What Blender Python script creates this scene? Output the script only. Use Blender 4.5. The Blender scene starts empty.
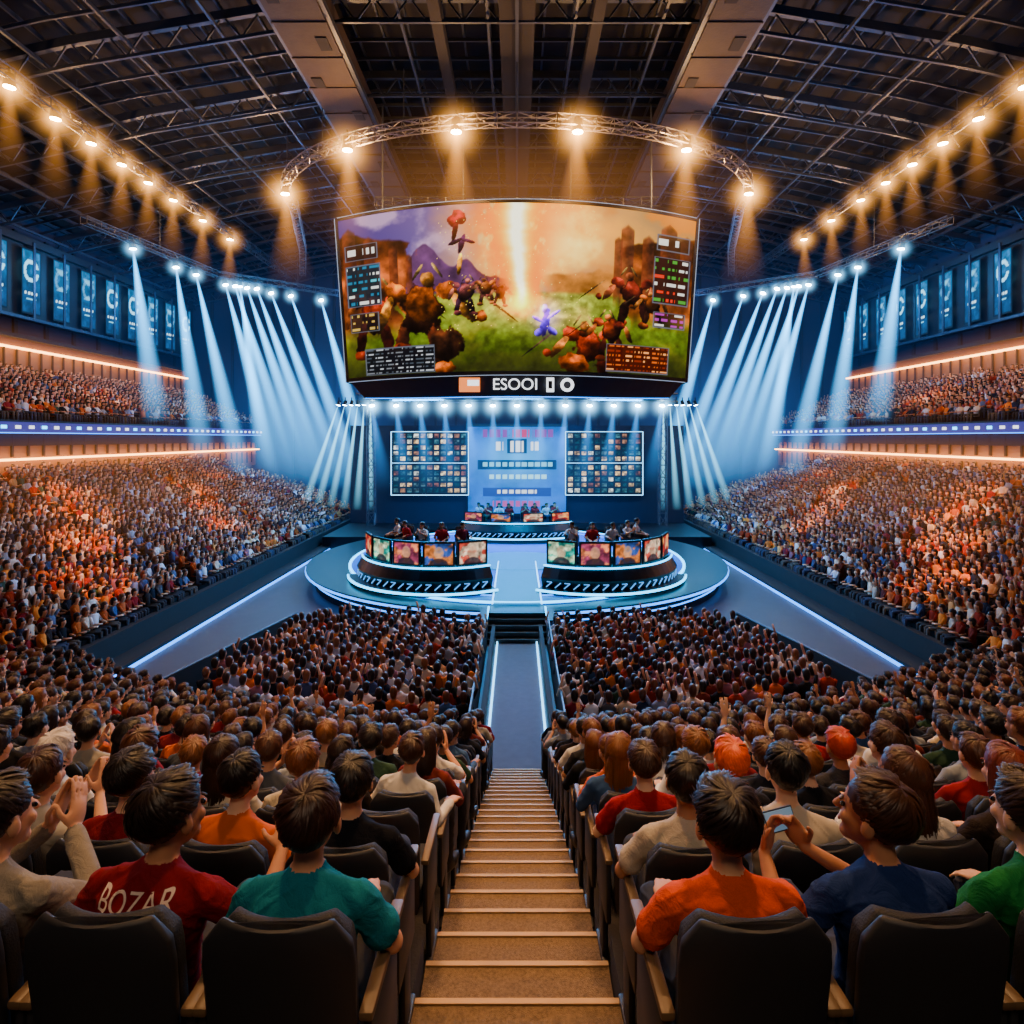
import bpy, bmesh, math, random, time
import numpy as np
from mathutils import Vector, Matrix, noise as mnoise
from mathutils.bvhtree import BVHTree
T0=time.time()
random.seed(7); rng=np.random.default_rng(7)
SC=bpy.context.scene; COL=SC.collection
CZ=6.9
def sl(c):
    return tuple(((x/12.92) if x<=.04045 else ((x+.055)/1.055)**2.4) for x in c[:3])
def hx(h): return sl((int(h[0:2],16)/255,int(h[2:4],16)/255,int(h[4:6],16)/255))

# ------------------------------------------------------------ materials
def M(name,col,rough=.6,metal=0,emit=None,es=0,var=.18,scale=6,bump=0,bscale=60,spec=.5):
    m=bpy.data.materials.new(name); m.use_nodes=True
    nt=m.node_tree; b=nt.nodes['Principled BSDF']
    b.inputs['Roughness'].default_value=rough; b.inputs['Metallic'].default_value=metal
    b.inputs['Specular IOR Level'].default_value=spec
    tc=nt.nodes.new('ShaderNodeTexCoord'); n=nt.nodes.new('ShaderNodeTexNoise')
    n.inputs['Scale'].default_value=scale; n.inputs['Detail'].default_value=3
    nt.links.new(tc.outputs['Object'],n.inputs['Vector'])
    mx=nt.nodes.new('ShaderNodeMix'); mx.data_type='RGBA'
    mx.inputs['A'].default_value=(*[c*(1-var) for c in col],1)
    mx.inputs['B'].default_value=(*[min(1,c*(1+var)) for c in col],1)
    nt.links.new(n.outputs['Fac'],mx.inputs['Factor'])
    nt.links.new(mx.outputs['Result'],b.inputs['Base Color'])
    if emit:
        b.inputs['Emission Color'].default_value=(*emit,1); b.inputs['Emission Strength'].default_value=es
        m.cycles.emission_sampling='NONE'
    if bump:
        n2=nt.nodes.new('ShaderNodeTexNoise'); n2.inputs['Scale'].default_value=bscale; n2.inputs['Detail'].default_value=4
        nt.links.new(tc.outputs['Object'],n2.inputs['Vector'])
        bp=nt.nodes.new('ShaderNodeBump'); bp.inputs['Strength'].default_value=bump; bp.inputs['Distance'].default_value=.02
        nt.links.new(n2.outputs['Fac'],bp.inputs['Height']); nt.links.new(bp.outputs['Normal'],b.inputs['Normal'])
    return m
def ME(name,col,es):
    return M(name,tuple(c*.3 for c in col),.5,0,col,es,var=.05)
def M_attr(name,emis=0,rough=.8,kind='GEOMETRY',an='Col'):
    m=bpy.data.materials.new(name); m.use_nodes=True
    nt=m.node_tree; b=nt.nodes['Principled BSDF']
    a=nt.nodes.new('ShaderNodeAttribute'); a.attribute_name=an; a.attribute_type=kind
    b.inputs['Roughness'].default_value=rough
    if emis:
        b.inputs['Base Color'].default_value=(.004,.004,.004,1); b.inputs['Specular IOR Level'].default_value=.1
        nt.links.new(a.outputs['Color'],b.inputs['Emission Color']); b.inputs['Emission Strength'].default_value=emis
        m.cycles.emission_sampling='NONE'
    else:
        nt.links.new(a.outputs['Color'],b.inputs['Base Color'])
    return m

# ------------------------------------------------------------ mesh builder
def frame(d):
    d=Vector(d).normalized()
    up=Vector((0,0,1)) if abs(d.z)<.95 else Vector((0,1,0))
    x=d.cross(up).normalized(); y=x.cross(d).normalized()
    return x,y,d
class MB:
    def __init__(s): s.v=[];s.f=[];s.m=[];s.mats=[]
    def mi(s,m):
        if m not in s.mats: s.mats.append(m)
        return s.mats.index(m)
    def add(s,v,f,m):
        o=len(s.v); s.v.extend([tuple(p) for p in v]); k=s.mi(m)
        for q in f: s.f.append(tuple(i+o for i in q)); s.m.append(k)
    def box(s,c,z,m,R=None):
        x,y,h=z[0]/2,z[1]/2,z[2]/2
        vs=[Vector((a*x,b*y,d*h)) for a in(-1,1) for b in(-1,1) for d in(-1,1)]
        if R is not None: vs=[R@p for p in vs]
        c=Vector(c); vs=[p+c for p in vs]
        s.add(vs,[(0,1,3,2),(4,6,7,5),(0,4,5,1),(2,3,7,6),(0,2,6,4),(1,5,7,3)],m)
    def beam(s,a,b,w,h,m):
        a=Vector(a);b=Vector(b);x,y,d=frame(b-a)
        vs=[]
        for p in(a,b):
            for sx,sy in((-1,-1),(1,-1),(1,1),(-1,1)): vs.append(p+x*sx*w/2+y*sy*h/2)
        s.add(vs,[(0,3,2,1),(4,5,6,7),(0,1,5,4),(1,2,6,5),(2,3,7,6),(3,0,4,7)],m)
    def tube(s,a,b,r0,r1,m,n=8,caps=True):
        a=Vector(a);b=Vector(b);x,y,d=frame(b-a);vs=[]
        for p,r in((a,r0),(b,r1)):
            for i in range(n):
                t=2*math.pi*i/n; vs.append(p+x*r*math.cos(t)+y*r*math.sin(t))
        f=[(i,(i+1)%n,n+(i+1)%n,n+i) for i in range(n)]
        if caps: f+= [tuple(range(n))[::-1],tuple(range(n,2*n))]
        s.add(vs,f,m)
    def rings(s,rs,m,closed=True,caps=True):
        n=len(rs[0]); vs=[p for r in rs for p in r]; f=[]
        for k in range(len(rs)-1):
            for i in range(n if closed else n-1):
                j=(i+1)%n; f.append((k*n+i,k*n+j,(k+1)*n+j,(k+1)*n+i))
        if caps and closed: f+=[tuple(range(n))[::-1],tuple((len(rs)-1)*n+i for i in range(n))]
        s.add(vs,f,m)
    def ell(s,c,r,m,nu=12,nv=8):
        c=Vector(c); rs=[]
        for k in range(nv+1):
            t=math.pi*(k+.001)/(nv+.002)
            rs.append([c+Vector((r[0]*math.sin(t)*math.cos(2*math.pi*i/nu),r[1]*math.sin(t)*math.sin(2*math.pi*i/nu),-r[2]*math.cos(t))) for i in range(nu)])
        s.rings(rs,m)
    def obj(s,name,parent=None,smooth=False,bevel=0,loc=None):
        me=bpy.data.meshes.new(name); me.from_pydata(s.v,[],s.f)
        for m in s.mats: me.materials.append(m)
        me.polygons.foreach_set('material_index',s.m)
        if smooth: me.polygons.foreach_set('use_smooth',[True]*len(s.f))
        me.update()
        o=bpy.data.objects.new(name,me); COL.objects.link(o)
        if parent: o.parent=parent
        if loc: o.location=loc
        if bevel:
            b=o.modifiers.new('bevel','BEVEL'); b.width=bevel; b.segments=2; b.limit_method='ANGLE'
        return o
def empty(name,loc=(0,0,0)):
    e=bpy.data.objects.new(name,None); e.empty_display_size=.3; COL.objects.link(e); e.location=loc; return e
def text(name,s,size,mat,loc,rot,parent=None,ext=.01,align='CENTER'):
    c=bpy.data.curves.new(name,'FONT'); c.body=s; c.size=size; c.extrude=ext; c.align_x=align; c.align_y='CENTER'
    o=bpy.data.objects.new(name+'_t',c); COL.objects.link(o)
    dg=bpy.context.evaluated_depsgraph_get(); me=bpy.data.meshes.new_from_object(o.evaluated_get(dg))
    bpy.data.objects.remove(o); me.materials.clear(); me.materials.append(mat)
    q=bpy.data.objects.new(name,me); COL.objects.link(q); q.location=loc; q.rotation_euler=rot
    if parent: q.parent=parent
    return q
def truss(mb,pts,w,m,rc=.05,step=1.0,n=4):
    pts=[Vector(p) for p in pts]
    k=0
    for a,b in zip(pts[:-1],pts[1:]):
        L=(b-a).length; N=max(1,round(L/step)); x,y,d=frame(b-a)
        for i in range(N):
            p=a+(b-a)*(i/N); q=a+(b-a)*((i+1)/N)
            cs=[(-1,-1),(1,-1),(1,1),(-1,1)]
            A=[p+x*sx*w/2+y*sy*w/2 for sx,sy in cs]; B=[q+x*sx*w/2+y*sy*w/2 for sx,sy in cs]
            for j in range(4):
                mb.tube(A[j],B[j],rc,rc,m,n,False)
                jj=(j+1)%4
                if k%2: mb.tube(A[j],B[jj],rc*.6,rc*.6,m,3,False)
                else: mb.tube(A[jj],B[j],rc*.6,rc*.6,m,3,False)
                mb.tube(A[j],A[jj],rc*.6,rc*.6,m,3,False)
            k+=1

# instancing through geometry nodes: one object = one mass of repeated things
def gn_instancer(name,meshes,pts,rotz,scl,idx,cols,parent=None):
    src=bpy.data.collections.new(name+'_source')
    N=len(pts)
    me=bpy.data.meshes.new(name); me.vertices.add(N); me.vertices.foreach_set('co',np.array(pts,dtype=np.float32).ravel()); me.update()
    a=me.attributes.new('rot','FLOAT_VECTOR','POINT'); r=np.zeros((N,3),np.float32); r[:,2]=rotz; a.data.foreach_set('vector',r.ravel())
    a=me.attributes.new('scl','FLOAT_VECTOR','POINT'); a.data.foreach_set('vector',np.array(scl,dtype=np.float32).ravel())
    a=me.attributes.new('idx','INT','POINT'); a.data.foreach_set('value',np.array(idx,dtype=np.int32))
    a=me.attributes.new('scol','FLOAT_COLOR','POINT'); a.data.foreach_set('color',np.concatenate([np.array(cols),np.ones((N,1))],1).astype(np.float32).ravel())
    ob=bpy.data.objects.new(name,me); COL.objects.link(ob)
    if parent: ob.parent=parent
    for i,mm in enumerate(meshes):
        o=bpy.data.objects.new('variant_%02d'%i,mm); src.objects.link(o); o.parent=ob
    ng=bpy.data.node_groups.new(name+'_gn','GeometryNodeTree')
    ng.interface.new_socket(name='Geometry',in_out='INPUT',socket_type='NodeSocketGeometry'); ng.interface.new_socket(name='Geometry',in_out='OUTPUT',socket_type='NodeSocketGeometry')
    gi=ng.nodes.new('NodeGroupInput');go=ng.nodes.new('NodeGroupOutput')
    ci=ng.nodes.new('GeometryNodeCollectionInfo'); ci.inputs['Collection'].default_value=src; ci.inputs['Separate Children'].default_value=True; ci.inputs['Reset Children'].default_value=True
    ip=ng.nodes.new('GeometryNodeInstanceOnPoints'); ip.inputs['Pick Instance'].default_value=True
    def na(nm,t):
        n=ng.nodes.new('GeometryNodeInputNamedAttribute'); n.data_type=t; n.inputs['Name'].default_value=nm; return n.outputs['Attribute']
    e2r=ng.nodes.new('FunctionNodeEulerToRotation'); L=ng.links.new
    L(na('rot','FLOAT_VECTOR'),e2r.inputs[0]); L(gi.outputs[0],ip.inputs['Points']); L(ci.outputs[0],ip.inputs['Instance'])
    L(na('idx','INT'),ip.inputs['Instance Index']); L(e2r.outputs[0],ip.inputs['Rotation']); L(na('scl','FLOAT_VECTOR'),ip.inputs['Scale']); L(ip.outputs[0],go.inputs[0])
    md=ob.modifiers.new('instances','NODES'); md.node_group=ng
    return ob

# ------------------------------------------------------------ noise for screens
def vnoise(x,y,seed):
    r=np.random.default_rng(seed).random((64,64))
    xi=np.floor(x).astype(int);yi=np.floor(y).astype(int);fx=x-xi;fy=y-yi
    fx=fx*fx*(3-2*fx);fy=fy*fy*(3-2*fy)
    g=lambda a,b:r[a%64,b%64]
    return (g(xi,yi)*(1-fx)+g(xi+1,yi)*fx)*(1-fy)+(g(xi,yi+1)*(1-fx)+g(xi+1,yi+1)*fx)*fy
def fbm(x,y,o=5,seed=1):
    s=0;a=.5
    for i in range(o): s=s+a*vnoise(x*2**i+3.1*i,y*2**i+1.7*i,seed+i); a*=.5
    return s
def s2l(a): return np.where(a<=.04045,a/12.92,((a+.055)/1.055)**2.4)
def C(h): return np.array([int(h[i:i+2],16)/255 for i in(0,2,4)])
def ss(e0,e1,x):
    t=np.clip((x-e0)/(e1-e0),0,1); return t*t*(3-2*t)
def mixc(img,c,m):
    m=np.clip(m,0,1)[...,None]; return img*(1-m)+c*m
def paint_screen(W,H):
    v,u=np.meshgrid(np.linspace(0,1,H),np.linspace(0,1,W),indexing='ij')
    n1=fbm(u*8,v*5,6,3);n2=fbm(u*24,v*12,5,11);n3=fbm(u*60,v*30,4,21)
    N1=n1[...,None];N2=n2[...,None];N3=n3[...,None]
    img=np.zeros((H,W,3))+C('7d6a90')
    img=mixc(img,C('4d3f74'),ss(.42,.05,u))
    img=mixc(img,C('a8804e'),ss(.55,.85,u)*.9)
    img=mixc(img,C('b79ab0'),ss(.45,.62,n1)*ss(.5,.3,u)*.8)
    d=np.sqrt(((u-.56)/.30)**2+((v-.20)/.50)**2)
    img=mixc(img,C('f0a848'),ss(1.15,.35,d+.7*(n1-.45)))
    img=mixc(img,C('ffe890'),ss(.75,.1,d+.6*(n2-.45)))
    img=mixc(img,C('d07c28'),ss(.60,.9,u)*ss(.45,.58,n1)*.8)
    hl=.44-.20*np.exp(-((u-.25)/.06)**2)-.12*np.exp(-((u-.37)/.035)**2)+.09*(fbm(u*18,u*0,4,5)-.45)
    img=mixc(img,C('5b3d5c')*(.5+1.0*N2),ss(-.005,.01,v-hl)*ss(.50,.44,u))
    hr=.42-.06*np.exp(-((u-.72)/.07)**2)+.08*(fbm(u*20,u*0,4,9)-.45)
    img=mixc(img,C('a06a34')*(.5+1.0*N2),ss(-.005,.02,v-hr)*ss(.56,.62,u))
    gl=.52+.04*(n1-.45)
    g=C('7a7c2c')*(.3+1.3*N2)
    g=mixc(g,C('d8b860')*(.5+1.0*N3),ss(.18,.0,np.abs((u-.66)+(v-.5)*.35)-.06*v)*ss(.95,.5,v)*.9)
    g=mixc(g,C('48601a')*(.3+1.4*N3),ss(.45,.6,n1)*.7)
    g=mixc(g,C('d8cc68')*(.6+.8*N3),np.exp(-(((u-.5)/.2)**2+((v-.6)/.13)**2))*.7)
    g=mixc(g,C('1c1f0c')*(.5+1.2*N3),ss(.70,1.02,v)*.85)
    img=mixc(img,g,ss(-.01,.02,v-gl))
    el=.235-.10*v+.05*(n2-.45)*2
    top=.10+.55*np.abs(u-.02)+.04*(n2-.45)
    img=mixc(img,C('6e3b1f')*(.05+1.9*N2*N1*2),ss(.008,-.008,u-el)*ss(-.01,.01,v-top)*ss(.80,.66,v))
    er=.775+.05*v+.05*(n2-.45)*2; top=.12+.5*np.abs(u-1.0)+.04*(n2-.45)
    img=mixc(img,C('7a4320')*(.05+1.9*N2*N1*2),ss(-.008,.008,u-er)*ss(-.01,.01,v-top)*ss(.74,.6,v))
    for tu,tw,tt in((.775,.012,.16),(.80,.02,.08),(.86,.018,.13),(.92,.026,.04),(.975,.02,.10),(.03,.022,.05),(.09,.018,.12),(.16,.014,.20),(.205,.009,.26)):
        m=ss(tw,tw*.85,np.abs(u-tu))*ss(tt,tt+.03,v-np.abs(u-tu)*1.6)*ss(.62,.5,v)
        img=mixc(img,C('3a2018')*(.3+1.8*N3)+C('5a2a10')*ss(-.012,.012,tu-u)[...,None]*.5,m*.8)
    def E(cu,cv,ru,rv,rot,c,sd=1,rag=.4,lit=1.):
        nonlocal img
        x=(u-cu)*2.15;y=(v-cv); ca,sa=math.cos(rot),math.sin(rot)
        a=(x*ca+y*sa)/(ru*2.15);b=(-x*sa+y*ca)/rv
        dd=np.sqrt(a*a+b*b)+rag*(n3-.45)*2
        sh=(.05+2.1*N3*N2*1.7)*(1.1-.85*ss(-.9,.9,b+a*.3))[...,None]*lit
        img=mixc(img,C(c)*sh,ss(1.03,.93,dd))
    def warrior(cu,cv,s,arm,dark,skin,flip=1):
        f=flip
        E(cu-.10*s*f,cv+.35*s,.035*s,.26*s,.25*f,dark);E(cu+.07*s*f,cv+.38*s,.04*s,.28*s,-.2*f,dark)
        E(cu-.11*s*f,cv+.58*s,.05*s,.07*s,0,arm);E(cu+.10*s*f,cv+.62*s,.055*s,.07*s,0,arm)
        E(cu,cv+.02*s,.10*s,.27*s,.1*f,dark);E(cu,cv-.03*s,.08*s,.2*s,.1*f,arm)
        E(cu-.12*s*f,cv-.17*s,.06*s,.10*s,.4*f,arm,lit=1.2);E(cu+.12*s*f,cv-.15*s,.06*s,.10*s,-.4*f,arm,lit=1.3)
        E(cu+.20*s*f,cv+.03*s,.028*s,.19*s,-.7*f,skin);E(cu+.28*s*f,cv+.12*s,.03*s,.06*s,0,arm)
        E(cu-.18*s*f,cv+.05*s,.028*s,.2*s,.4*f,skin)
        E(cu+.03*s*f,cv-.27*s,.035*s,.08*s,0,skin,lit=1.1)
        E(cu-.01*s*f,cv-.36*s,.008*s,.10*s,.6*f,'a88850');E(cu+.08*s*f,cv-.36*s,.008*s,.10*s,-.6*f,'a88850')
        E(cu+.34*s*f,cv+.0*s,.006*s,.30*s,-.9*f,'806040',rag=.05,lit=1.)
    warrior(.10,.60,.46,'a03c22','4a1c14','b06030');warrior(.235,.60,.60,'b05a22','3c1d12','b87838')
    E(.30,.83,.05,.10,.2,'3a2013');E(.17,.88,.06,.07,.1,'5a2412')
    warrior(.36,.52,.22,'8d4a4a','3a2430','a06050');warrior(.415,.50,.16,'a06038','50302c','a87050',-1);warrior(.455,.53,.13,'7a4038','40202c','a06a50')
    warrior(.70,.84,.42,'b04020','4a1a10','c87838',-1);warrior(.76,.74,.28,'8b3a20','30140e','b06030',-1)
    E(.66,.95,.05,.06,.2,'a8501c')
    warrior(.82,.50,.34,'7b2f22','2c1410','a85a38',-1);warrior(.88,.56,.22,'8b4a22','301a10','b07038',-1)
    E(.33,.10,.02,.035,.9,'c01c34');E(.348,.075,.016,.05,-.5,'e03048');E(.335,.15,.008,.07,.2,'5a1020')
    E(.352,.235,.008,.06,.3,'4a2a5a');E(.37,.22,.02,.012,.3,'3a2048');E(.335,.22,.02,.012,-.4,'3a2048');E(.345,.36,.006,.07,.15,'ffb040',lit=1.6)
    E(.578,.70,.012,.08,.2,'5a2ad0',lit=1.8);E(.575,.63,.008,.03,0,'d8b0ff',lit=1.8);E(.60,.66,.022,.012,-.6,'9a6aff',lit=2);E(.556,.69,.018,.012,.5,'7040e8',lit=2);E(.598,.76,.016,.02,.6,'5c3ac0',lit=1.6);E(.56,.77,.012,.02,-.6,'5c3ac0',lit=1.6)
    img+=(np.exp(-(((u-.58)/.035)**2+((v-.68)/.09)**2))*.5)[...,None]*C('8a50ff')
    w=.016+.026*ss(.7,.0,v)
    cx=.505+.05*(fbm(v*7,v*0+2,4,63)-.45)
    fl=fbm(u*60,v*14,4,77)
    col=np.exp(-((u-cx)/(w*2.8))**2)*ss(.74,.55,v)*ss(.25,.5,fl+.1)
    img=mixc(img,C('ff6a10'),col*1.0)
    col=np.exp(-((u-cx)/(w*1.3))**2)*ss(.70,.52,v)*ss(.2,.45,fl+.1)
    img=mixc(img,C('ffc840'),col*1.1)
    col=np.exp(-((u-cx)/(w*.6))**2)*ss(.66,.48,v)
    img=mixc(img,C('fffbe0'),col*1.2*ss(.2,.5,n3+.2))
    img+= (np.exp(-(((u-.505)/.05)**2+((v-.60)/.07)**2))*.6)[...,None]*C('ffb050')
    sp=(np.random.default_rng(5).random((H,W))>.9965)&(np.abs(u-.5)<.22)&(v<.75)
    img=mixc(img,C('ffe080'),sp.astype(float))
    def hud(u0,u1,v0,v1,rows,cols,bg,cs,sd,al=.8):
        nonlocal img
        ins=((u>u0)&(u<u1)&(v>v0)&(v<v1)).astype(float)
        img=mixc(img,bg,ins*al)
        a=(u-u0)/(u1-u0)*cols; b=(v-v0)/(v1-v0)*rows
        rr=np.random.default_rng(sd); tab=rr.random((rows+1,cols*6+7)); ci=rr.integers(0,len(cs),(rows+1,cols+1))
        bi=np.clip(b.astype(int),0,rows); ai=np.clip(a.astype(int),0,cols)
        t=tab[bi,np.clip((a*6).astype(int),0,cols*6+5)]
        on=ins*((b%1)>.28)*((b%1)<.66)*((a%1)>.1)*((a%1)<.9)*(t>.4)
        cc=np.array(cs)[ci[bi,ai]]
        mm=np.clip(on,0,1)[...,None]*.85; img=img*(1-mm)+cc*mm
        ed=ins*((np.abs(u-u0)<.003)|(np.abs(u-u1)<.003)|(np.abs(v-v0)<.006)|(np.abs(v-v1)<.006)); img=mixc(img,C('6a6f7a'),ed*.8)
    wh=C('e8e8e0')
    hud(.015,.115,.17,.27,1,2,C('151018'),[wh,wh],71,.5);hud(.015,.12,.30,.56,6,3,C('10202c'),[C('4ac0d0'),wh,C('2a7a9a')],72)
    hud(.02,.11,.6,.72,3,2,C('14181c'),[wh,C('d0b060')],73,.5)
    hud(.06,.27,.83,.995,7,7,C('0c0e14'),[C('c0c4ca'),C('80848a'),C('505860')],74,.92)
    hud(.75,.94,.82,.99,6,7,C('3a1008'),[C('d06a2a'),C('ffb070'),C('803018')],75,.9)
    hud(.885,.985,.12,.22,1,2,C('1a1210'),[wh,wh],76,.5);hud(.88,.99,.26,.55,6,3,C('201010'),[C('e0402a'),C('50a040'),wh],77)
    hud(.885,.985,.60,.70,3,2,C('181214'),[C('b04ab0'),wh],78,.5)
    img=np.clip(img,0,1.1)
    lum=img.mean(-1,keepdims=True); img=np.clip(lum+(img-lum)*1.3,0,1.1)
    return s2l(img)*(.75+.7*np.clip(lum,0,1)**2)
def grid_obj(name,img,fn,mat,parent=None):
    H,W,_=img.shape
    vs=np.zeros((H*W,3));k=0
    for j in range(H):
        for i in range(W): vs[k]=fn(i/(W-1),j/(H-1));k+=1
    idx=np.arange(H*W).reshape(H,W)
    q=np.stack([idx[1:,:-1],idx[1:,1:],idx[:-1,1:],idx[:-1,:-1]],-1).reshape(-1)
    me=bpy.data.meshes.new(name); me.vertices.add(H*W); me.vertices.foreach_set('co',vs.ravel())
    nf=len(q)//4; me.loops.add(nf*4); me.loops.foreach_set('vertex_index',q.astype(np.int32)); me.polygons.add(nf)
    me.polygons.foreach_set('loop_start',np.arange(0,nf*4,4,dtype=np.int32)); me.update(calc_edges=True)
    a=me.color_attributes.new('Col','FLOAT_COLOR','POINT')
    a.data.foreach_set('color',np.concatenate([img.reshape(-1,3),np.ones((H*W,1))],1).astype(np.float32).ravel())
    me.materials.append(mat); me.validate()
    o=bpy.data.objects.new(name,me); COL.objects.link(o)
    if parent:o.parent=parent
    return o

# ------------------------------------------------------------ base mats
m_conc=M('dark_concrete',hx('2b2622'),.85,bump=.2)
m_tier=M('tier_concrete',hx('14141a'),.9)
m_floor=M('arena_floor_grey',hx('4a4650'),.45,scale=1.5)
m_carp=M('walkway_carpet',hx('4c5c74'),.8,bump=.3)
m_step=M('stair_carpet_tan',hx('7a6244'),.9,var=.7,scale=60,bump=.6,bscale=200)
m_nose=M('stair_nosing',hx('b08c58'),.5,.3)
m_wall=M('wall_navy',hx('16203a'),.8,scale=.6)
m_roof=M('roof_dark',hx('07090e'),.8,scale=.5)
m_steel=M('roof_steel',hx('424c5c'),.45,.6)
m_beam=M('main_beam_concrete',hx('30261f'),.7,bump=.5,bscale=6,scale=1.2,var=.6)
m_truss=M('truss_steel',hx('5a606a'),.4,.6)
m_blk=M('black_plastic',hx('0d0e12'),.4)
m_blk2=M('black_matte',hx('0c0e13'),.8)
m_led_b=ME('led_blue',(.02,.25,1),4.5)
m_led_c=ME('led_cyan',(.02,.5,1),6)
m_led_w=ME('led_white',(.2,.6,1),4)
m_led_o=ME('led_warm',(1,.42,.10),12)
m_bulb=ME('bulb_warm',(1,.6,.2),160)
m_bulbb=ME('bulb_blue',(.5,.8,1),80)
m_white=ME('logo_white',(.9,.95,1),2.)

# ------------------------------------------------------------ shell
mb=MB(); mb.box((0,26,-.15),(76,76,.3),m_floor); mb.obj('floor')
mb=MB(); mb.box((0,62.3,13),(76,.5,27),m_wall)
for i in range(-16,17): mb.box((i*2.1,62,13),(.25,.2,26),m_blk2)
mb.obj('wall_back')
for s,nm in((-1,'left'),(1,'right')):
    mb=MB(); mb.box((s*34.3,26,13),(.5,76,27),m_wall)
    for i in range(26): mb.box((s*34,-8+i*2.7,14),(.2,.3,14),m_blk2)
    mb.obj('wall_'+nm)
prof=[(-35,21.2),(-20,24.6),(-8,26.6),(8,26.6),(20,24.6),(35,21.2)]
def roofz(x):
    for (a,za),(b,zb) in zip(prof[:-1],prof[1:]):
        if a<=x<=b: return za+(zb-za)*(x-a)/(b-a)
    return 21
mb=MB()
for (a,za),(b,zb) in zip(prof[:-1],prof[1:]):
    mb.add([(a,-12,za+.8),(b,-12,zb+.8),(b,63,zb+.8),(a,63,za+.8),(a,-12,za+1),(b,-12,zb+1),(b,63,zb+1),(a,63,za+1)],[(0,3,2,1),(4,5,6,7),(0,1,5,4),(2,3,7,6),(1,2,6,5),(0,4,7,3)],m_roof)
mb.obj('ceiling')
mb=MB()
x=-33.; k=0
while x<=33.01:
    if abs(abs(x)-9.3)>1.0:
        mb.beam((x,-10,roofz(x)+.3),(x,62,roofz(x)+.3),.09,.2,m_steel)
        if k%3==0: mb.beam((x,-10,roofz(x)-.75),(x,62,roofz(x)-.75),.12,.16,m_steel)
    x+=1.32; k+=1
y=-8.
k=0
while y<62:
    for (a,za),(b,zb) in zip(prof[:-1],prof[1:]):
        mb.beam((a,y,za),(b,y,zb),.09 if k%4 else .22,.16 if k%4 else .4,m_steel)
        if k%4==0:
            mb.beam((a,y,za-1.1),(b,y,zb-1.1),.12,.14,m_steel)
            n=max(3,int(abs(b-a)/1.6))
            for i in range(n):
                x0=a+(b-a)*i/n;x1=a+(b-a)*(i+.5)/n;x2=a+(b-a)*(i+1)/n
                f=lambda X:za+(zb-za)*(X-a)/(b-a)
                mb.beam((x0,y,f(x0)),(x1,y,f(x1)-1.1),.07,.07,m_steel);mb.beam((x1,y,f(x1)-1.1),(x2,y,f(x2)),.07,.07,m_steel)
    y+=1.45;k+=1
mb.obj('roof_steel_lattice')
for s in(-1,1):
    mb=MB(); mb.box((s*9.3,26,25.4),(2.3,72,1.5),m_beam)
    mb.box((s*9.3-1.25,26,24.9),(.2,72,.3),m_steel);mb.box((s*9.3+1.25,26,24.9),(.2,72,.3),m_steel)
    for i in range(30): mb.box((s*9.3,-8+2.4*i,24.62),(2.4,.08,.05),m_beam)
    for i in range(24): mb.box((s*9.3+(.6 if i%2 else -.6),-6+3*i,24.63),(.5,.9,.05),m_roof)
    mb.obj('roof_main_beam')
mb=MB(); mb.box((0,26,25.9),(1.6,72,.8),m_roof); mb.box((0,26,25.4),(.15,72,.2),m_steel)
for s in(-1,1):
    mb.box((s*3.6,26,25.8),(.5,72,.7),m_roof)
mb.obj('roof_centre_duct')

# ------------------------------------------------------------ lower bowl
CY=32.
AH=.50
rowsY=[-1.53,-.71,.11,.93,1.75,2.57,3.39]
y=3.39
while y<11.6: y+=.66; rowsY.append(y)
def rowZ(Y): return CZ-1.6-.434*Y
mb=MB()
NA=40
for k,Y in enumerate(rowsY):
    Yn=rowsY[k+1] if k+1<len(rowsY) else Y+.7
    ro=CY-Y+.12; ri=CY-Yn+.12; z=max(rowZ(Y),.03); zn=rowZ(Yn) if k+1<len(rowsY) else 0
    for s in(-1,1):
        a0=(AH+.01)/ro; a1=.95
        vs=[];
        for i in range(NA+1):
            a=a0+(a1-a0)*i/NA
            if i==0:
                q2=(AH+.01)**2; P=[(s*(AH+.01),CY-math.sqrt(ro*ro-q2)),(s*(AH+.01),CY-math.sqrt(ri*ri-q2))]
            else: P=[(s*ro*math.sin(a),CY-ro*math.cos(a)),(s*ri*math.sin(a),CY-ri*math.cos(a))]
            vs+= [(P[0][0],P[0][1],z),(P[1][0],P[1][1],z),(P[1][0],P[1][1],max(0,zn)-.02),(P[0][0],P[0][1],z-1.2)]
        f=[]
        for i in range(NA):
            o=4*i
            f+=[(o,o+1,o+5,o+4),(o+1,o+2,o+6,o+5)]
        f+=[(0,3,2,1)]
        mb.add(vs,f,m_conc)
mb.obj('lower_bowl_terrace')
mb=MB()
Y=-1.2; st=.41
while Y<12.2:
    z=CZ-1.6-.434*Y-.03
    if z<.02: break
    mb.box((0,Y+st/2,z-.6),(2*AH,st,1.2),m_step)
    mb.box((0,Y+st-.02,z+.004),(2*AH,.03,.012),m_nose)
    Y+=st
mb.obj('aisle_staircase')

# walkway
mb=MB(); mb.box((0,16.7,.02),(1.25,9.2,.04),m_carp)
for s in(-1,1):
    mb.box((s*.66,16.7,.06),(.05,9.2,.08),m_led_w)
    mb.box((s*.8,16.7,.25),(.12,9.0,.5),m_blk2)
mb.obj('walkway')

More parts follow.
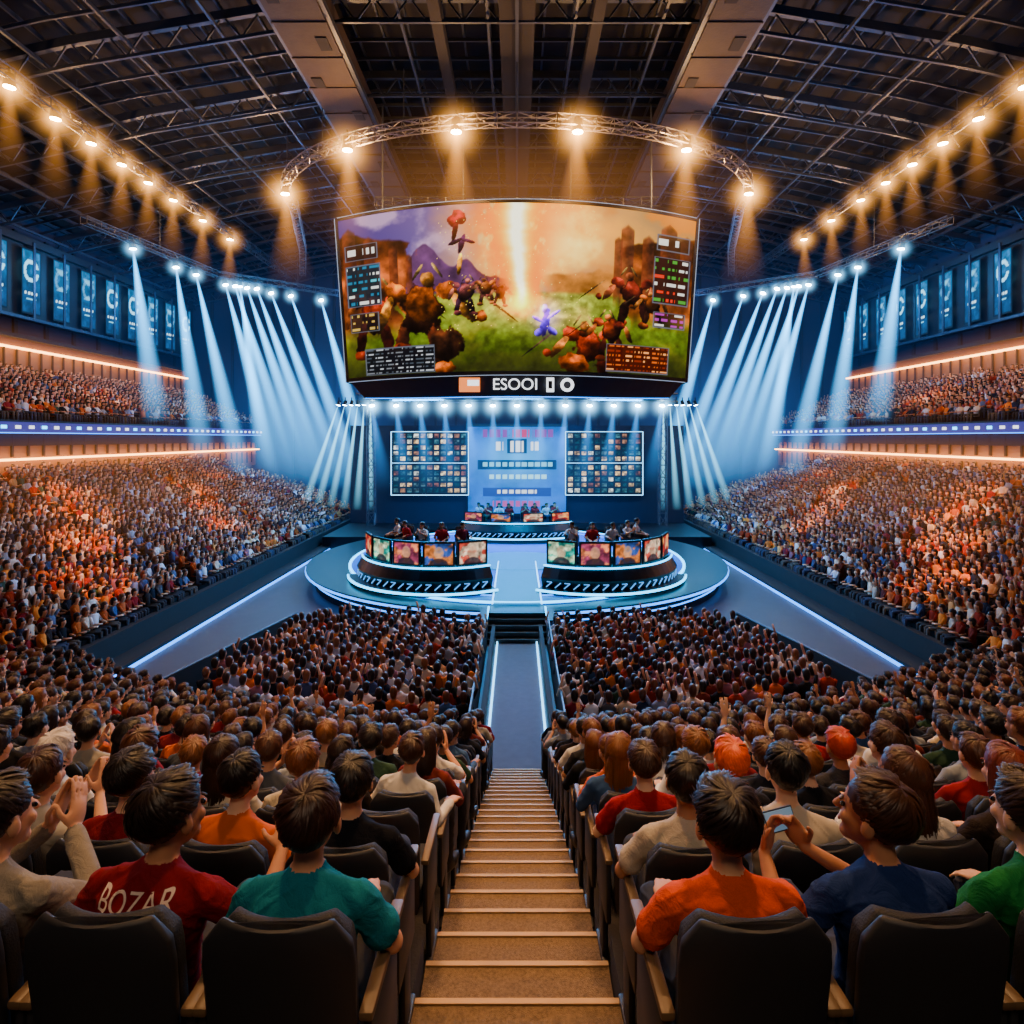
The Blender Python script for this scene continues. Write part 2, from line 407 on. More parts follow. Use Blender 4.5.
# ------------------------------------------------------------ side stands
def tier_z(X): return .5+.315*(X-12.6)
def bowl_z(x,y): return .434*math.hypot(x,CY-y)-8.59
def yend(X): return 46+(X-12.6)*.8
m_adb=ME('ad_band_blue',(.06,.05,.35),.9)
m_panelwarm=M('warm_wood_panel',hx('7a5232'),.6,scale=1)
m_ban_frame=M('banner_housing',hx('10141c'),.6)
for s,nm in((-1,'left'),(1,'right')):
    mb=MB()
    for i in range(22):
        X=12.9+.56*i; z=tier_z(X); ye=yend(X)
        mb.box((s*X,(4+ye)/2,z-1),(.56,ye-4,2),m_tier)
    mb.box((s*12.4,25,.45),(.25,42,.9),m_blk2)
    mb.box((s*12.0,25,.1),(.9,42,.2),m_blk2)
    mb.obj('lower_side_stand')
    mb=MB(); mb.box((s*11.55,30,.05),(.06,31,.10),m_led_b)
    mb.beam((s*11.55,45.5,.06),(s*9.6,47,.06),.06,.1,m_led_b)
    mb.obj('floor_led_strip')
    mb=MB()
    mb.box((s*26.2,33,5.0),(1.9,50,1.4),m_panelwarm)
    mb.box((s*25.9,33,6.3),(1.2,50,1.6),m_panelwarm)
    mb.box((s*25.05,33,5.82),(.3,50,.10),m_led_o)
    for i in range(50):
        mb.box((s*25.25,9+i,6.5),(.12,.1,1.1),m_tier)
        mb.box((s*25.2,9+i,5.1),(.08,.08,1.0),m_tier)
    mb.box((s*25.0,33,7.45),(.5,50,.5),m_adb)
    mb.box((s*25.0,33,7.75),(.55,50,.1),m_blk)
    mb.box((s*25.0,33,7.16),(.55,50,.04),m_led_b)
    for i in range(60):
        yy=9+i*.83
        mb.box((s*24.73,yy,7.45),(.04,.3,.16),m_white if i%3 else m_led_c)
    for i in range(12):
        X=25.5+.6*i; z=7.7+.24*i
        mb.box((s*X,33+i*.15,z-.6),(.6,50,1.2),m_tier)
    mb.box((s*33.2,34,11.9),(1.2,50,3.0),m_panelwarm)
    mb.box((s*32.45,34,12.75),(.25,50,.12),m_led_o)
    mb.box((s*32.45,34,13.5),(.5,50,.25),m_blk2)
    for i in range(50): mb.box((s*32.5,10+i,12.0),(.1,.1,1.4),m_tier)
    mb.obj('upper_side_stand')

# banners
def banner_img(kind,W=24,H=52):
    v,u=np.meshgrid(np.linspace(0,1,H),np.linspace(0,1,W),indexing='ij')
    img=np.zeros((H,W,3))+C('0c3a66'); img=mixc(img,C('1c78b0'),ss(.2,.9,1-v)*.6)
    n=fbm(u*6,v*12,3,kind+5); img=img*(.5+.9*n[...,None])
    d=np.sqrt(((u-.5)*1.0)**2+((v-.33)*2.1)**2)
    img=mixc(img,C('90dcff'),((np.abs(d-.3)<.06)&~((np.abs(v-.33)<.04)&(u>.5))).astype(float)*(1 if kind in(0,3) else .35))
    if kind in(1,2): img=mixc(img,C('80d0f0'),((np.abs(u-.5)<.12+.25*np.sin(v*14))&(v>.15)&(v<.5)).astype(float)*.5)
    img=mixc(img,C('c8f0ff'),((np.abs(v-.68)<.02)&(np.abs(u-.5)<.3)&((u*20).astype(int)%3>0)).astype(float))
    img=mixc(img,C('70c0e0'),((np.abs(v-.76)<.012)&(np.abs(u-.5)<.22)).astype(float))
    e=((u<.06)|(u>.94)|(v<.03)|(v>.97)).astype(float); img=mixc(img,C('0a1a2a'),e)
    return s2l(np.clip(img,0,1))
m_ban=M_attr('banner_glow_print',emis=2.4)  # banners emit: their brightness is a glow put into the print
ims=[banner_img(k) for k in range(4)]
for s in(-1,1):
    e=empty('hanging_banner_row',(0,0,0))
    mb=MB(); mb.box((s*33.0,44,20.1),(.6,34,.5),m_ban_frame); mb.box((s*33.2,44,17.4),(.3,34,5.2),m_ban_frame); mb.box((s*32.9,44,14.9),(.5,34,.2),m_steel)
    for i in range(13): mb.box((s*32.8,28.4+2.7*i-1.3,17.5),(.35,.2,5.2),m_steel)
    mb.obj('banner_frame',e)
    for i in range(12):
        y0=28.6+2.7*i+.2
        def fn(u,v,y0=y0,s=s): 
            yy=y0+1.6*(1-u) if s>0 else y0+1.6*u
            return (s*(32.7+.05*math.sin(u*6)),yy,19.6-4.4*v)
        grid_obj('banner',ims[i%4],fn,m_ban,e)

# ------------------------------------------------------------ trusses and lamps
def lamp(kind,loc,energy,color,target=None,size=.3,angle=60,blend=.6,parent=None,name='lamp_light',sy=None):
    l=bpy.data.lights.new(name,kind); l.energy=energy; l.color=color
    if kind=='SPOT': l.spot_size=math.radians(angle); l.spot_blend=blend; l.shadow_soft_size=size
    elif kind=='AREA':
        l.size=size
        if sy: l.shape='RECTANGLE'; l.size_y=sy
    else: l.shadow_soft_size=size
    o=bpy.data.objects.new(name,l); COL.objects.link(o); o.location=loc
    if target is not None:
        d=Vector(target)-Vector(loc); o.rotation_euler=d.to_track_quat('-Z','Y').to_euler()
    if parent:o.parent=parent
    return o
def cone_mesh():
    n=16; vs=[]
    for t,r in((0,.06),(1,1.)):
        vs+=[(r*math.cos(2*math.pi*i/n),r*math.sin(2*math.pi*i/n),-t) for i in range(n)]
    f=[(i,n+i,n+(i+1)%n,(i+1)%n) for i in range(n)]+[tuple(range(n)),tuple(range(2*n-1,n-1,-1))]
    me=bpy.data.meshes.new('light_beam_cone'); me.from_pydata(vs,[],f); me.update(); return me
def volmat(name,col,strength,kind='cone',p=1.2):  # volumes emit by themselves: glow stands in for light scattered in haze
    m=bpy.data.materials.new(name); m.use_nodes=True; nt=m.node_tree; nt.nodes.clear()
    out=nt.nodes.new('ShaderNodeOutputMaterial'); em=nt.nodes.new('ShaderNodeEmission'); em.inputs['Color'].default_value=(*col,1)
    nt.links.new(em.outputs[0],out.inputs['Volume']); m.cycles.emission_sampling='NONE'
    if kind=='flat':
        em.inputs['Strength'].default_value=strength; return m
    tc=nt.nodes.new('ShaderNodeTexCoord'); sp=nt.nodes.new('ShaderNodeSeparateXYZ'); nt.links.new(tc.outputs['Object'],sp.inputs[0])
    def mt(op,a,b=None):
        n=nt.nodes.new('ShaderNodeMath'); n.operation=op
        for i,q in enumerate((a,b)):
            if q is None: continue
            if isinstance(q,(int,float)): n.inputs[i].default_value=q
            else: nt.links.new(q,n.inputs[i])
        return n.outputs[0]
    if kind=='cone':
        t=mt('MULTIPLY',sp.outputs[2],-1.0)
        rad=mt('ADD',mt('MULTIPLY',t,.94),.06)
        rho=mt('DIVIDE',mt('ADD',mt('MULTIPLY',sp.outputs[0],sp.outputs[0]),mt('MULTIPLY',sp.outputs[1],sp.outputs[1])),mt('MULTIPLY',rad,rad))
        e=mt('POWER',mt('MAXIMUM',mt('SUBTRACT',1.0,rho),0.0),1.6)
        fall=mt('POWER',mt('MAXIMUM',mt('SUBTRACT',1.0,t),0.0),p)
        e=mt('MULTIPLY',mt('MULTIPLY',e,fall),mt('DIVIDE',strength,mt('ADD',mt('MULTIPLY',rad,rad),.06)))
    else:
        vl=nt.nodes.new('ShaderNodeVectorMath'); vl.operation='LENGTH'; nt.links.new(tc.outputs['Object'],vl.inputs[0])
        l=vl.outputs['Value']
        e=mt('POWER',mt('MAXIMUM',mt('SUBTRACT',1.0,l),0.0),2.2 if kind=='halo' else 1.5)
        e=mt('MULTIPLY',e,strength)
        if kind=='halo': e=mt('DIVIDE',e,mt('ADD',mt('MULTIPLY',l,l),.025))
    nt.links.new(e,em.inputs['Strength'])
    return m
CONE=cone_mesh()
def conecopy(mat):
    me=CONE.copy(); me.materials.append(mat); return me
vm_blue=volmat('haze_beam_blue',(.06,.45,1),2.3,p=.7); vm_warm=volmat('haze_beam_warm',(1,.36,.05),.28,p=2.)
vm_white=volmat('haze_beam_white',(.2,.7,1),3.4,p=.6); vm_sblue=volmat('haze_beam_stage',(.04,.35,1),.6,p=1.)
vh_warm=volmat('haze_halo_warm',(1,.40,.06),.46,'halo'); vh_blue=volmat('haze_halo_blue',(.2,.6,1),.9,'halo')
cm_blue=conecopy(vm_blue);cm_warm=conecopy(vm_warm);cm_white=conecopy(vm_white);cm_sblue=conecopy(vm_sblue)
def sph_mesh(mat):
    mb=MB(); mb.ell((0,0,0),(1,1,1),mat,14,10); me=bpy.data.meshes.new('haze_glow'); me.from_pydata(mb.v,[],mb.f); me.materials.append(mat); me.update(); return me
hm_warm=sph_mesh(vh_warm);hm_blue=sph_mesh(vh_blue)
hm_sw=sph_mesh(volmat('haze_glow_warm',(1,.36,.08),.055,'soft'));hm_sb=sph_mesh(volmat('haze_glow_blue',(.02,.22,.9),.04,'soft'))  # soft glowing blobs that put warm and blue light into the air
hm_st=sph_mesh(volmat('haze_glow_orange',(1,.34,.07),.013,'soft'))
def inst(me,name,loc,scale,parent,target=None):
    o=bpy.data.objects.new(name,me); COL.objects.link(o); o.location=loc; o.scale=scale
    if target is not None: o.rotation_euler=(Vector(target)-Vector(loc)).to_track_quat('-Z','Y').to_euler()
    o.parent=parent; return o
def fixture(mb,loc,target,r=.22,bulb=None):
    loc=Vector(loc); d=(Vector(target)-loc).normalized()
    mb.tube(loc-d*r*2.2,loc-d*.02,r*.7,r,m_blk,10)
    mb.tube(loc-d*.02,loc+d*.02,r*.85,r*.85,bulb,10)
    mb.beam(loc-d*r,loc-d*r+Vector((0,0,r*2.6)),.06,.06,m_blk)
mb=MB(); mb.box((0,50,10.5),(66,23,20.5),volmat('stage_haze_glow',(.02,.13,.5),.0045,'flat')); e_hz=mb.obj('arena_haze_glow')  # self-glowing blue box added to lift the dark rear of the hall

e_ring=empty('ring_lighting_truss')
mb=MB(); pts=[]
for i in range(-12,13):
    t=i/12*math.pi/2; pts.append((14.9*math.sin(t),40-10.6*math.cos(t),22.5))
pts=[(-20,56,22.3),(-17.5,49,22.4)]+pts+[(17.5,49,22.4),(20,56,22.3)]
m_rt=M('ring_truss_steel',hx('6a6c74'),.4,.4)
truss(mb,pts,.5,m_rt,.045,.8)
for i in range(2,len(pts)-2,3):
    p=pts[i]; mb.tube(p,(p[0],p[1],25.5),.03,.03,m_steel,4)
mb.obj('truss_frame',e_ring)
WARM=(1,.46,.14)
mb=MB()
for px in(-14.35,-8.9,-3,3,8.9,14.35):
    t=math.asin(px/14.9); p=(px,40-10.6*math.cos(t),22.0); tg=(px*.95,p[1]+1,8)
    fixture(mb,p,tg,.3,m_bulb)
    inst(cm_warm,'beam',p,(2.1,2.1,6.5),e_ring,tg)
    inst(hm_warm,'halo',p,(2.,2.,2.),e_ring)
    lamp('POINT',(p[0],p[1]-.4,p[2]-.5),1500,WARM,parent=e_ring,size=.25)
inst(hm_sw,'haze_glow',(0,33,20.5),(17,5,4.5),e_hz)
mb.obj('lamps',e_ring)
for s in(-1,1):
    e=empty('side_lighting_truss')
    mb=MB(); truss(mb,[(s*22,4,22.6),(s*22,58,22.6)],.5,m_truss,.045,1.0)
    for y in range(6,58,6): mb.tube((s*22,y,23),(s*22,y,24.8),.03,.03,m_steel,4)
    mb.obj('truss_frame',e)
    mb=MB()
    for j,y in enumerate((20,23,26,28.6,31,33.4,35.8,38.4,42,46)):
        p=(s*22,y,22.1); tg=(s*(23),y+1,5)
        fixture(mb,p,tg,.26,m_bulb)
        if y>24: inst(hm_warm,'halo',p,(1.5,1.5,1.5),e)
        if y>24: inst(cm_warm,'beam',p,(1.3,1.3,4.8),e,tg)
        if j%2==0: lamp('POINT',(p[0],p[1],p[2]-.6),420,WARM,parent=e,size=.2)
    mb.obj('lamps',e)
    inst(hm_sw,'haze_glow',(s*24.6,34,5.6),(2.6,26,2.0),e_hz); inst(hm_sw,'haze_glow',(s*31.8,36,12.2),(2.6,26,2.4),e_hz)
    inst(hm_st,'haze_glow',(s*18,28,4),(8,16,5),e_hz)
    OR=(1,.30,.035); BL=(.12,.35,1)
    # warm spots in diagonal stripes, cool spots between
    for (y0,tx,ty,en,colr,ang) in((24,14.5,20.5,52000,OR,9),(27,17,23.5,60000,OR,10),(30,20,26.5,64000,OR,10),(32,23,29,52000,OR,9),
        (36,15.5,31.5,46000,OR,8),(38,18,34,50000,OR,8),(40,21,37,50000,OR,8),(44,23,43,34000,OR,7),
        (24,22,20,9000,BL,13),(36,14.5,37,34000,BL,9),(38,17.5,40,38000,BL,9),(42,17,46,44000,BL,11),(44,22,49,34000,BL,9),
        (30,29,29,26000,OR,11),(40,29,41,30000,OR,10),(35,29,35,9000,BL,11),(46,29,50,24000,BL,11)):
        lamp('SPOT',(s*8,y0-8,22),en,colr,(s*tx,ty,2 if tx<26 else 9),size=.2,angle=ang,blend=.9,parent=e,name='stand_spot')
    e2=empty('moving_head_truss')
    mb=MB(); truss(mb,[(s*26,36,20),(s*24,48,20),(s*14,56,20)],.45,m_truss,.035,1.)
    for p in((s*25,42,20),(s*19,52,20)): mb.tube(p,(p[0],p[1],24),.03,.03,m_steel,4)
    lst=[((23.8,49,19.4),(18.6,47,3.6)),((23.2,49.4,19.4),(17.2,47,3.4)),((22.5,50.,19.4),(15.9,47,3.2)),((21.8,50.3,19.4),(14.7,47,3.0)),((20.9,51,19.2),(13.6,47.5,3.0)),((19.6,52,19.2),(12.6,48,3.0)),((24.6,46,19.4),(20.6,45,4)),((25.0,44,19.4),(22.5,43,5.5)),((25.6,40,19.5),(24.6,41,8)),((17.5,53.6,19.2),(11.8,49,3.4)),((22.9,49.6,19.4),(20.9,50,4))]
    for a,b in lst:
        a=(s*a[0],a[1],a[2]); b=(s*b[0],b[1],b[2])
        fixture(mb,a,b,.25,m_bulbb)
        L=(Vector(b)-Vector(a)).length
        inst(cm_blue,'beam',a,(1.1,1.1,L),e2,b); inst(hm_blue,'halo',a,(1.0,1.0,1.0),e2)
    for i in range(6):
        a=(s*(10.2+.45*i),41.8,9.2); b=(s*(10.5+.95*i),43,2.0)
        fixture(mb,a,b,.15,m_bulbb); inst(cm_white,'beam',a,(.4,.4,7.6),e2,b)
    mb.obj('heads',e2)
    inst(hm_sb,'haze_glow',(s*17,49,8),(10,9,9),e_hz)
    lamp('SPOT',(s*21,50,18),14000,(.06,.4,1),(s*14,44,0),angle=60,parent=e2)
    for (xx,zz,ee) in((24.6,5.75,260),(31.9,12.65,300)):
        q=lamp('AREA',(s*xx,33,zz),ee,(1,.38,.08),None,size=48,sy=.15,parent=e,name='strip_light')
        zax=Vector((-s*.6,0,.8)).normalized(); xax=Vector((0,1,0)); yax=zax.cross(xax)
        q.rotation_euler=Matrix((xax,yax,zax)).transposed().to_euler()

# ------------------------------------------------------------ stage
m_stage=M('stage_deck',hx('1c222a'),.3,scale=2)
m_stage_in=M('stage_deck_inner_glow',hx('0a58b8'),.3,scale=2,emit=(.0,.22,.6),es=.16,spec=.25)  # blue stage light put into the deck colour plus a faint glow
m_stagef=M('stage_fascia',hx('0a0d12'),.4)
m_ledfloor=M('led_floor_cyan',hx('084a80'),.5,emit=(.0,.46,.85),es=.85,var=.3,scale=1.5,spec=.1)
def oval(cx,cy,a,b,z,n=72): 
    return [Vector((cx+a*math.cos(2*math.pi*i/n),cy+b*math.sin(2*math.pi*i/n),z)) for i in range(n)]
def tubering(mb,cx,cy,a,b,z,w,h,m,n=96,rng_=(0,1)):
    rs=[]
    for i in range(n+1):
        t=2*math.pi*(rng_[0]+(rng_[1]-rng_[0])*i/n); c,s_=math.cos(t),math.sin(t)
        rs.append([Vector((cx+(a-w)*c,cy+(b-w)*s_,z)),Vector((cx+a*c,cy+b*s_,z)),Vector((cx+a*c,cy+b*s_,z+h)),Vector((cx+(a-w)*c,cy+(b-w)*s_,z+h))])
    mb.rings(rs,m,True,False)
e_st=empty('esports_stage')
mb=MB()
mb.rings([oval(0,31.2,10.0,9.7,0),oval(0,31.2,10.0,9.7,.62)],m_stagef)
mb.rings([oval(0,31.2,10.4,10.1,.62),oval(0,31.2,10.4,10.1,.8)],m_stage)
mb.rings([oval(0,30.9,8.3,9.0,.8),oval(0,30.9,8.25,8.95,.86)],m_stage_in)
mb.box((0,40,.4),(24,6,.8),m_stagef)
mb.box((0,25.5,.875),(1.7,7.5,.03),m_ledfloor)
mb.rings([oval(0,29.5,2.6,2.2,.87),oval(0,29.5,2.6,2.2,.90)],m_ledfloor)
mb.obj('deck',e_st)
mb=MB()
tubering(mb,0,31.2,10.43,10.13,.66,.06,.08,m_led_b)
tubering(mb,0,31.2,10.05,9.75,.3,.06,.04,m_led_b)
tubering(mb,0,30.9,8.3,9.0,.84,.12,.06,m_led_c)
tubering(mb,0,30.9,7.4,8.0,.85,.06,.03,m_led_b)
for s in(-1,1): mb.box((s*.9,25.5,.89),(.05,7.5,.04),m_led_w)
mb.obj('led_trim',e_st)
mb=MB()
for i in range(5): mb.box((0,21.05-.22*i,.4-.08*i),(2.0,.24,.8-.16*i),m_stagef)
for s in(-1,1):
    mb.box((s*1.15,20.5,.45),(.25,1.5,.9),m_blk); mb.box((s*1.0,20.5,.92),(.05,1.5,.04),m_led_c)
mb.obj('stage_steps',e_st)

def board_img(W,H,rows,cols,sd):
    r=np.random.default_rng(sd)
    v,u=np.meshgrid(np.linspace(0,1,H),np.linspace(0,1,W),indexing='ij')
    img=np.zeros((H,W,3))+C('0c1a26')
    a=u*cols;b=v*rows; ai=np.clip(a.astype(int),0,cols-1);bi=np.clip(b.astype(int),0,rows-1)
    base=np.array([C(h) for h in('b89868','5a3830','2a505a','c8b088','1a3a4a','6a4a36','30505a','c0c8c0','102830','28404a')])
    ci=r.integers(0,len(base),(rows,cols)); ins=((a%1)>.15)&((a%1)<.85)&((b%1)>.15)&((b%1)<.8)
    n=fbm(u*cols*3,v*rows*3,3,sd)
    cc=base[ci[bi,ai]]*(.2+2.2*n[...,None]**1.3)
    img=np.where(ins[...,None],cc,img)
    return s2l(np.clip(img,0,1))
m_lcd=M_attr('led_display',emis=1.9)
m_lcdbig=M_attr('giant_screen_display',emis=1.7)
e_bd=empty('stage_led_wall')
mb=MB(); mb.box((0,43.5,3.9),(24,.6,7.8),m_wall)
mb.box((0,43.1,4.6),(7.3,.3,6.6),m_blk)
for s in(-1,1):
    mb.box((s*6.2,42.9,5.1),(5.6,.35,4.6),m_blk)
    mb.box((s*6.2,42.7,5.1),(5.5,.1,.12),m_truss)
    for q in(-2.75,2.75): mb.box((s*6.2+q,42.7,5.1),(.05,.1,4.5),m_led_w)
    for q in(7.35,5.12,2.84): mb.box((s*6.2,42.7,q),(5.5,.1,.04),m_led_w)
mb.obj('frames',e_bd)
for s in(-1,1):
    for t in(0,1):
        z1=7.25-2.25*t
        grid_obj('scoreboard',board_img(150,60,5,11,90+t+s),lambda u,v,z1=z1,s=s:(s*6.2-2.65+5.3*u,42.65,z1-2.05*v),m_lcd,e_bd)
def centre_img(W=150,H=120):
    v,u=np.meshgrid(np.linspace(0,1,H),np.linspace(0,1,W),indexing='ij')
    n=fbm(u*5,v*5,4,5)
    img=np.zeros((H,W,3))+C('0c68d8'); img=img*(.6+.8*n[...,None])
    d=np.sqrt(((u-.5)/.6)**2+((v-.35)/.5)**2); img=mixc(img,C('28b0f8'),ss(1,0,d)*.8)
    for (u0,u1,v0,v1,c) in((.15,.42,.03,.12,'803a9a'),(.45,.63,.03,.12,'c03060'),(.66,.88,.03,.12,'803a9a'),(.28,.36,.17,.27,'f4fbff'),(.40,.60,.14,.31,'0c3050'),(.43,.57,.16,.29,'f4fbff'),(.64,.72,.17,.27,'f4fbff'),(.1,.9,.38,.49,'08284a'),(.14,.86,.41,.46,'70d8ff'),(.2,.8,.55,.6,'a0f0ff'),(.15,.85,.70,.8,'1c3a8a'),(.3,.7,.73,.77,'e0f4ff'),(.25,.75,.85,.92,'b04a8a')):
        img=mixc(img,C(c),((u>u0)&(u<u1)&(v>v0)&(v<v1)&(((u*60).astype(int)%4>0)|(c in('08284a','1c3a8a','0c3050')))).astype(float)*.9)
    return s2l(np.clip(img,0,1))
grid_obj('centre_display',centre_img(),lambda u,v:(-3.5+7*u,42.9,7.7-6.2*v),m_lcd,e_bd)

e_tr=empty('stage_front_truss')
mb=MB(); truss(mb,[(-10,37.5,9.4),(10,37.5,9.4)],.5,m_truss,.04,.8)
for s in(-1,1): truss(mb,[(s*10.2,42,.8),(s*10.2,42,9.2)],.5,m_truss,.04,.8)
mb.obj('truss_frame',e_tr)
mb=MB()
for i in range(13):
    x=-9+1.5*i; p=(x,37.2,8.9); tg=(x*.8,34.5,.8)
    fixture(mb,p,tg,.2,m_bulbb); inst(hm_blue,'halo',p,(1.2,1.2,1.2),e_tr)
    inst(cm_sblue,'beam',p,(.9,.9,5.5),e_tr,tg)
inst(hm_sb,'haze_glow',(0,39,5),(12,4,5),e_hz)
mb.obj('lamps',e_tr)
for x in(-6,0,6): lamp('AREA',(x,36,9.0),2600 if x else 1500,(.0,.36,1),(x*.9,30,.8),size=3,parent=e_tr)
lamp('AREA',(0,30,10),1700,(.0,.42,1),(0,26,.8),size=4,parent=e_tr)
lamp('AREA',(0,41,8.6),1200,(.04,.35,1),(0,42.6,3),size=9,parent=e_tr)
for s in(-1,1): lamp('SPOT',(s*3,24,10),1300,(1,.75,.65),(s*4.6,29,2.8),size=.3,angle=26,blend=1,parent=e_tr,name='player_fill_light')  # front fill added for the players, no fixture

# ------------------------------------------------------------ giant screen
e_sc=empty('giant_hanging_screen')
def scr(u,v,off=0.):
    a=2*u-1
    hw=(10.12*(1-v)+9.5*v)
    return (a*hw,31.9+2.1*a*a-off,19.1-8.85*v+.25*(1-a*a)*(1-.2*v))
grid_obj('display',paint_screen(560,256),lambda u,v:scr(u,v,.16),m_lcdbig,e_sc)
mb=MB(); N=36
m_rim=ME('screen_rim',(.35,.45,.6),1.0)
def strip(v0,v1,u0=0,u1=1,off=.1,th=.5,mat=m_blk):
    rs=[]
    for i in range(N+1):
        u=u0+(u1-u0)*i/N; a=Vector(scr(u,v0,off));b=Vector(scr(u,v1,off))
        rs.append([a,b,b+Vector((0,th,0)),a+Vector((0,th,0))])
    mb.rings(rs,mat)
strip(-.02,.0,off=.2);strip(1.0,1.025,off=.2)
for u0,u1 in((-.008,.001),(.999,1.008)): strip(-.02,1.025,u0,u1,.2,.5)
strip(-.022,-.019,0,1,.22,.1,m_rim);strip(1.023,1.026,0,1,.22,.1,m_rim)
for u0,u1 in((-.010,-.008),(1.008,1.010)): strip(-.02,1.025,u0,u1,.22,.1,m_rim)
strip(-.02,1.025,-.008,1.008,.1,1.0,m_blk2)
rs=[]
for i in range(N+1):
    a=2*i/N-1; y=31.7+2.1*a*a
    zt=10.2+.2*(1-a*a); k=9.5
    rs.append([Vector((a*k,y,zt)),Vector((a*(k-.9),y+.3,zt-1.35+.25*abs(a)**3)),Vector((a*(k-.9),y+1.8,zt-1.35+.25*abs(a)**3)),Vector((a*k,y+1.6,zt))])
mb.rings(rs,m_blk)
for s in(-1,1):
    for x in(3,7.5): mb.tube((s*x,33.5,19.2),(s*x,33.5,25.5),.05,.05,m_steel,5)
truss(mb,[(-8,34,20.2),(8,34,20.2)],.5,m_truss,.04,1)
mb.obj('screen_housing',e_sc)
mb=MB()
for i in range(N):
    a=(2*(i+.0)/N-1);b=(2*(i+1)/N-1); 
    mb.beam((a*8.6,31.95+2.1*a*a,8.95+.2*(1-a*a)+.25*abs(a)**3-.05),(b*8.6,31.95+2.1*b*b,8.95+.2*(1-b*b)+.25*abs(b)**3-.05),.05,.04,m_led_b)
mb.obj('screen_underglow',e_sc)
RX=(math.radians(90),0,0)
text('logo_text','ESOOI',.85,m_white,(-.1,31.55,9.7),RX,e_sc)
mb=MB(); mb.box((-2.5,31.6,9.7),(1.1,.08,.75),ME('logo_orange',(1,.25,.05),1.6)); mb.box((-2.3,31.55,9.8),(.6,.08,.3),m_white)
mb.box((1.75,31.6,9.7),(.4,.08,.75),m_white); mb.box((1.75,31.55,9.7),(.2,.08,.4),m_blk)
mb.rings([[Vector((2.65+r*math.cos(t*.393),31.6+o,9.7+r*math.sin(t*.393))) for t in range(16)] for r,o in((.2,.0),(.36,.0),(.36,.08),(.2,.08),(.2,0.))],m_white,True,False)
mb.obj('logo_marks',e_sc)
lamp('AREA',(0,29.5,14),600,(1,.75,.5),(0,12,2),size=8,parent=e_sc,name='screen_light')

# ------------------------------------------------------------ figures
def capsule(p0,r0,p1,r1,n=12):
    p0=Vector(p0);p1=Vector(p1);x,y,d=frame(p1-p0);rs=[]
    for t in(-80,-50,-20): 
        a=math.radians(t); rs.append((p0+d*r0*math.sin(a),r0*math.cos(a)))
    for t in(.0,.33,.66,1): rs.append((p0.lerp(p1,t),r0+(r1-r0)*t))
    for t in(20,50,80):
        a=math.radians(t); rs.append((p1+d*r1*math.sin(a),r1*math.cos(a)))
    V=[];F=[]
    for c,r in rs:
        for i in range(n):
            t=2*math.pi*i/n; V.append(c+x*r*math.cos(t)+y*r*math.sin(t))
    for k in range(len(rs)-1):
        for i in range(n): j=(i+1)%n; F.append((k*n+i,k*n+j,(k+1)*n+j,(k+1)*n+i))
    F.append(tuple(range(n))[::-1]);F.append(tuple((len(rs)-1)*n+i for i in range(n)))
    return V,F
def ellp(c,r,R=None,nu=16,nv=10):
    c=Vector(c);V=[];F=[]
    for k in range(nv+1):
        t=math.pi*(k+.02)/(nv+.04)
        for i in range(nu):
            p=Vector((r[0]*math.sin(t)*math.cos(2*math.pi*i/nu),r[1]*math.sin(t)*math.sin(2*math.pi*i/nu),-r[2]*math.cos(t)))
            if R is not None:p=R@p
            V.append(c+p)
    for k in range(nv):
        for i in range(nu): j=(i+1)%nu; F.append((k*nu+i,k*nu+j,(k+1)*nu+j,(k+1)*nu+i))
    F.append(tuple(range(nu))[::-1]);F.append(tuple(nv*nu+i for i in range(nu)))
    return V,F
class Fig:
    def __init__(s): s.V=[];s.F=[];s.T=[]
    def add(s,vf,t):
        o=len(s.V); s.V+= [Vector(v) for v in vf[0]]; s.F+=[tuple(i+o for i in f) for f in vf[1]]; s.T+=[t]*len(vf[1])
SK,SH,PA,HA,SO,EY,LI=range(7)
def hand(fg,wrist,fwd,nrm,side,curl=.5,S=1.,tag=SK):
    f=Vector(fwd).normalized(); n=Vector(nrm); n=(n-f*n.dot(f)).normalized(); x=f.cross(n).normalized()*side
    w=Vector(wrist)
    R=Matrix((x,f,n)).transposed()
    fg.add(ellp(w+f*.05*S,(.042*S,.056*S,.017*S),R),tag)
    L=(.072,.08,.075,.058)
    for i in range(4):
        o=w+f*.092*S+x*(.030-.0200*i)*S
        a=0;p=o-f*.02*S
        for j,(fr,cr) in enumerate(((.45,.5),(.32,1.0),(.25,.9))):
            a+=curl*cr
            d=f*math.cos(a)-n*math.sin(a)+x*(.06-.04*i)
            q=p+d*(L[i]*fr+(.02 if j==0 else 0))*S
            fg.add(capsule(p,(.0092-.0008*j)*S,q,(.0085-.0008*j)*S,8),tag); p=q
    p=w+f*.025*S+x*.03*S-n*.006*S
    d=(x*.75+f*.65-n*.25).normalized(); q=p+d*.045*S; fg.add(capsule(p,.0125*S,q,.0105*S,8),tag)
    d2=(x*.25+f*.9-n*(.3+curl*.4)).normalized(); fg.add(capsule(q,.0105*S,q+d2*.034*S,.0085*S,8),tag)
